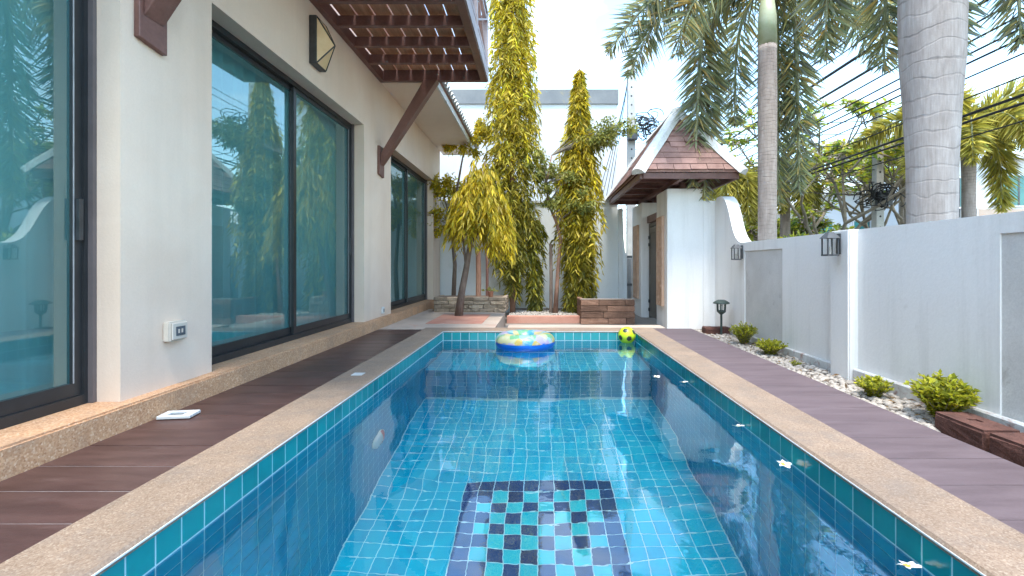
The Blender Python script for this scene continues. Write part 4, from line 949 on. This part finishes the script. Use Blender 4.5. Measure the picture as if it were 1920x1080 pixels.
palm('yellow-green palm in front of the far white house at the right edge', 9.15, 10.1, GZ, [(.16, 0), (.125, 1.5), (.12, 3.0), (.13, 3.6)],
     [(0, 60, 120, 2.6), (30, 70, 110, 2.6), (335, 55, 115, 2.4), (300, 62, 120, 2.2), (265, 64, 125, 2.0), (230, 58, 125, 2.2), (195, 50, 120, 2.4), (165, 65, 100, 2.5), (90, 70, 90, 2.5), (210, 78, 100, 2.4), (320, 80, 95, 2.6), (15, 40, 150, 2.4)], GP, [2, 2, 1.5, 1, 1], (.12, .55), .5, .035, 560, 'palm_trunk2')
palm('slim palm with yellow drooping fronds left of the tall palm trunk', 5.40, 13.1, GZ, [(.14, 0), (.105, 1.6), (.10, 3.4)],
     [(180, 30, 160, 1.9), (230, 40, 170, 1.9), (280, 35, 165, 1.9), (330, 40, 165, 1.9), (20, 30, 160, 1.9), (120, 50, 140, 1.9), (255, 20, 140, 1.7)], GP, [2, 1.5, 1.5, 1, .8], (.11, .5), .46, .035, 420, 'palm_trunk2')
palm('slim palm with drooping fronds just right of the tall palm trunk', 6.75, 13.0, GZ, [(.16, 0), (.135, 1.6), (.12, 3.6)],
     [(180, 35, 165, 2.0), (235, 45, 175, 2.0), (285, 30, 160, 1.9), (335, 40, 170, 2.0), (30, 30, 150, 2.0), (110, 50, 140, 2.0)], GP, [1.5, 1, 1.5, 1.5, .8], (.12, .5), .46, .035, 420, 'palm_trunk2')
palm('feathery grey-green palm beside the far utility pole', 10.6, 13.8, GZ, [(.14, 0), (.11, 2.0), (.11, 4.2)],
     [(180, 30, 130, 2.0), (210, 50, 130, 2.0), (250, 40, 150, 1.8), (300, 40, 140, 1.9), (340, 40, 140, 2.0), (150, 55, 110, 2.0), (60, 50, 120, 2.0)], FOX[:3]+GP[:2], [2, 1.5, 1, 2, 1], (.10, .5), .42, .032, 420, 'palm_trunk2')
# frangipani tree
def frangipani(label, x, y, z0, H, spread, nbr, seed):
    t = tree_root('frangipani_tree', label, (x, y, z0), group='frangipani trees across the street'); r = np.random.default_rng(seed)
    br = MB(); tips = []
    def grow(p, d, ln, rad, dep):
        e = p+d*ln; br.tube([tuple(p), tuple((p+e)/2+r.normal(0, .03, 3)), tuple(e)], [rad, rad*.85, rad*.72], 6, False)
        if dep == 0 or rad < .012: tips.append((e, d)); return
        for k in range(r.integers(2, 4)):
            nd = d*.65+r.normal(0, .55, 3)*np.array([spread, spread, .45])+np.array([0, 0, .18]); nd /= np.linalg.norm(nd); grow(e, nd, ln*r.uniform(.68, .9), rad*.72, dep-1)
    for k in range(nbr):
        a = 6.283*k/nbr+r.uniform(-.3, .3); d = np.array([math.cos(a)*.6, math.sin(a)*.6, .9]); d /= np.linalg.norm(d); grow(np.array([0, 0, H*.22]), d, H*.22, .06, 4)
    MB().tube([(0, 0, 0), (.02, 0, H*.12), (0, 0, H*.235)], [.10, .085, .08], 9).build('trunk', 'twig', t, smooth=True)
    o = br.build('branch', 'twig', t, smooth=True); o['kind'] = 'stuff'
    P = []; D = []; FP = []; FD = []
    for e, d in tips:
        m_ = 18; dd = r.normal(0, 1, (m_, 3)); dd[:, 2] = dd[:, 2]*.35+.12; P.append(np.tile(e, (m_, 1))+r.normal(0, .03, (m_, 3))); D.append(dd)
        if r.random() < .5: q_ = 26; FP.append(np.tile(e+d*.08, (q_, 1))+r.normal(0, .085, (q_, 3))); FD.append(r.normal(0, 1, (q_, 3)))
    P = np.concatenate(P); D = np.concatenate(D); n = len(P); L_ = rng.uniform(.17, .30, n)
    put('crown', leaf_mesh('crown', P, D, norm(rv(n)*.5+[0, 0, 1]), L_, L_*.34, palette(n, [(.26, .38, .07), (.46, .52, .06), (.66, .58, .05), (.13, .22, .07)], [2, 2, 1.8, 1.0]), .18), t)
    FP = np.concatenate(FP); FD = np.concatenate(FD); q_ = len(FP)
    put('blossom', leaf_mesh('blossom', FP, FD, rv(q_), .06, .05, palette(q_, [(.74, .66, .60), (.70, .50, .42), (.62, .46, .40)], [2, 1, 1], .1)), t)['kind'] = 'stuff'
frangipani('flowering frangipani tree behind the middle of the garden wall', 7.55, 12.3, GZ, 5.7, .85, 4, 3)
frangipani('lower frangipani bush between the tall palm and the pole', 7.6, 14.6, GZ, 3.2, 1.2, 5, 5)
frangipani('flowering frangipani left of the large palm trunk', 9.6, 13.0, GZ, 5.2, .85, 4, 11)
# broad shrubs low behind the wall
bough_tree('leafy green bush just above the wall behind the tall palm', 'street_bush', 6.2, 10.8, GZ, [(0, 0, 0), (0, 0, .8), (.05, 0, 1.4)], [.05, .04, .02],
           [(0, 0, 1.7, .7, .5, .5, 1), (.8, .3, 1.6, .7, .5, .45, 1), (-.5, .3, 1.55, .5, .5, .4, .7)], 2200, [2, 2, 1.2, 1.2], (.12, .22), cols=[(.26, .36, .07), (.46, .50, .06), (.62, .55, .06), (.13, .21, .07)], hang=.1, wid=.3)

# ------------------------------------------------------------------ across the street: houses, wall, poles and cables
hr = thing('far_house', 'white house with green-glazed windows at the right picture edge', 'house')
MB().box(13.9, 26, 16.2, 24, GZ, 4.6).build('wall', 'neigh', hr)
MB().box(13.8, 26.1, 16.1, 16.199, GZ, 2.9).build('plinth', 'terrace', hr)
def far_window(x0, x1, z0, z1, y, par):
    wv_ = MB().box(x0, x1, y-.05, y-.001, z0, z1).build('window', 'neigh', par); MB().box(x0+.06, x1-.06, y-.06, y-.0505, z0+.06, z1-.06).build('pane', 'teal_glass', wv_)
    MB().box((x0+x1)/2-.03, (x0+x1)/2+.03, y-.07, y-.0605, z0+.06, z1-.06).build('mullion', 'greymetal', wv_)
far_window(15.45, 17.2, 2.98, 4.1, 16.2, hr); far_window(18.0, 20.0, 2.98, 4.1, 16.2, hr); far_window(13.98, 14.45, 2.55, 4.0, 16.1, hr)
MB().box(13.7, 26.2, 15.9, 24.2, 4.601, 4.75).build('roof', 'neigh', hr)
for k in range(9): MB().box(13.9+.11*k, 13.94+.11*k, 16.0, 16.03, 2.2, 2.9).build('baluster', 'plastic_w', hr)
MB().box(13.85, 14.95, 15.99, 16.05, 2.901, 2.96).build('rail', 'plastic_w', hr)
h2 = thing('gabled_house', 'white gabled house half hidden behind the frangipani trees', 'house')
MB().box(9.8, 15.5, 20, 27, GZ, 3.1).build('wall', 'neigh', h2)
MB().prism([(9.3, 3.05), (9.5, 2.95), (12.6, 4.25), (15.8, 2.95), (16.0, 3.05), (12.6, 4.5)], 'y', 19.4, 27.4).build('roof', 'mortar', h2)
MB().prism([(9.8, 3.101), (15.5, 3.101), (12.65, 4.2)], 'y', 20, 20.2).build('gable', 'neigh', h2)
far_window(11, 12.4, 1.4, 2.9, 20, h2); far_window(13.2, 14.6, 1.4, 2.9, 20, h2)
sw = thing('street_wall', 'white wall with dark gate across the street, seen mirrored in the doors', 'wall')
MB().box(8.9, 9.05, 11.5, 40, GZ, 1.5).build('wall', 'neigh', sw); MB().box(8.9, 9.05, -20, 8.0, GZ, 1.5).build('wall', 'neigh', sw); MB().box(8.93, 9.0, 8.0, 11.5, GZ, 1.45).build('gate', 'parapet', sw)
def pole(label, x, y, H, wv_):
    t = thing('utility_pole', label, 'pole', (x, y, GZ), 0, 'concrete poles along the street')
    MB().add([(-wv_/2, -wv_/2, 0), (wv_/2, -wv_/2, 0), (wv_/2, wv_/2, 0), (-wv_/2, wv_/2, 0), (-wv_*.36, -wv_*.36, H), (wv_*.36, -wv_*.36, H), (wv_*.36, wv_*.36, H), (-wv_*.36, wv_*.36, H)], [(0, 3, 2, 1), (4, 5, 6, 7), (0, 1, 5, 4), (1, 2, 6, 5), (2, 3, 7, 6), (3, 0, 4, 7)]).build('shaft', 'concrete', t)
    for k in range(14):
        z = H-.2-.26*k; q_ = wv_/2*(1-.28*z/H)+.002; o = MB().lathe([(.001, 0), (.026, 0)], 10).build('bolt_hole', 'cable', t); o.location = (0, -q_, z); o.rotation_euler = (R(90), 0, 0)
    MB().box(-.14, .14, -wv_*.5-.2, -wv_*.5, H-2.3, H-2.0).build('junction_box', 'greymetal', t, bevel=.01)
    return t
pole('concrete utility pole with cable tangle behind the gateway roof', 2.72, 14.0, 7.2, .27)
pole('concrete utility pole among the frangipani trees', 8.0, 11.2, 4.95, .20)
def coil(label, c, r_, n):
    mb = MB()
    for k in range(n):
        ax = norm(rng.normal(size=(1, 3)))[0]*np.array([.5, 1, .5]); a0 = rng.uniform(0, 6.28); rr = r_*rng.uniform(.5, 1.1); pts = []; u_ = norm(np.cross(ax, [0, 0, 1.])[None])[0]; v_ = norm(np.cross(ax, u_)[None])[0]; o_ = np.array(c)+rng.normal(0, r_*.5, 3)
        for q_ in range(15): a = a0+q_/14*rng.uniform(4, 6.3); pts.append(tuple(o_+u_*rr*math.cos(a)+v_*rr*.7*math.sin(a)))
        mb.tube(pts, .012, 5, False)
    o = mb.build('cable_tangle', 'cable', smooth=True); tag(o, label, 'cables'); o['kind'] = 'stuff'; return o
coil('dark tangle of spare cable hung on the pole behind the gateway', (3.15, 13.9, 5.05), .32, 26)
coil('dark tangle of cable on the pole among the frangipani trees', (7.9, 11.0, 2.6), .26, 24)
cabn = [0]
ORD = ['first', 'second', 'third', 'fourth', 'fifth', 'sixth', 'seventh', 'eighth', 'ninth', 'tenth', 'eleventh', 'twelfth', 'thirteenth', 'fourteenth', 'fifteenth', 'sixteenth', 'seventeenth', 'eighteenth']
def cable(label, a, b_, sag, r_=.011, group='overhead street cables'):
    a, b_ = Vector(a), Vector(b_); n = 22
    pts = [a.lerp(b_, i/n)-Vector((0, 0, sag*4*(i/n)*(1-i/n))) for i in range(n+1)]
    return tag(MB().tube(pts, r_, 5).build('overhead_cable', 'cable', smooth=True), label, 'cable', group)
rc_ = random.Random(5)
RATIO = [1.02, .96, .91, .86, .82, .78, .745, .71, .675, .64, .60, .565, .53, .50, .465, .43, .395, .36, .325, .285]
for i, r_ in enumerate(RATIO):     # cables strung along the street, high to low
    xc = 6.4+rc_.uniform(-.7, .7); z = 1+xc*r_
    word = ORD[i] if i < 10 else ORD[19-i]; where = 'highest' if i < 10 else 'lowest'
    lab = f'black street cable, the {where} of the receding bundle' if word == 'first' else f'black street cable, {word} {where} of the receding bundle'
    cable(lab, (xc, -6, z+.1), (xc-.25, 44, z+.3), rc_.uniform(.1, .35), .030 if i in (9, 10) else rc_.choice((.011, .014, .017, .021)))
for i in range(7):      # level lines between the two poles
    z = 5.3-.22*i; cable(f'thin level cable between the two poles, {ORD[i]} from the top', (2.8, 14.0, z), (8.0, 11.15, 4.4-.29*i), .12+.02*i, .009)
for i in range(4):
    cable(f'slack cable dropping left of the gateway pole, {ORD[i]} of four', (2.65-.05*i, 13.85, 6.7-.3*i), (2.35-.12*i, 15.9, 3.0+.1*i), .05, .010)

n = 90; P = np.column_stack([rng.uniform(2.9, 3.38, n), rng.uniform(3.7, 8.9, n), np.full(n, GZ+.04)+rng.uniform(0, .02, n)]); d = rv(n); d[:, 2] *= .25
o = put('leaf_litter', leaf_mesh('leaf_litter', P, d, norm(rv(n)*.3+[0, 0, 1]), rng.uniform(.05, .10, n), .025, palette(n, [(.20, .11, .05), (.30, .19, .08), (.13, .08, .04)], [1, 1, 1]))); o['kind'] = 'stuff'; o['label'] = 'dry brown leaves fallen among the white pebbles'
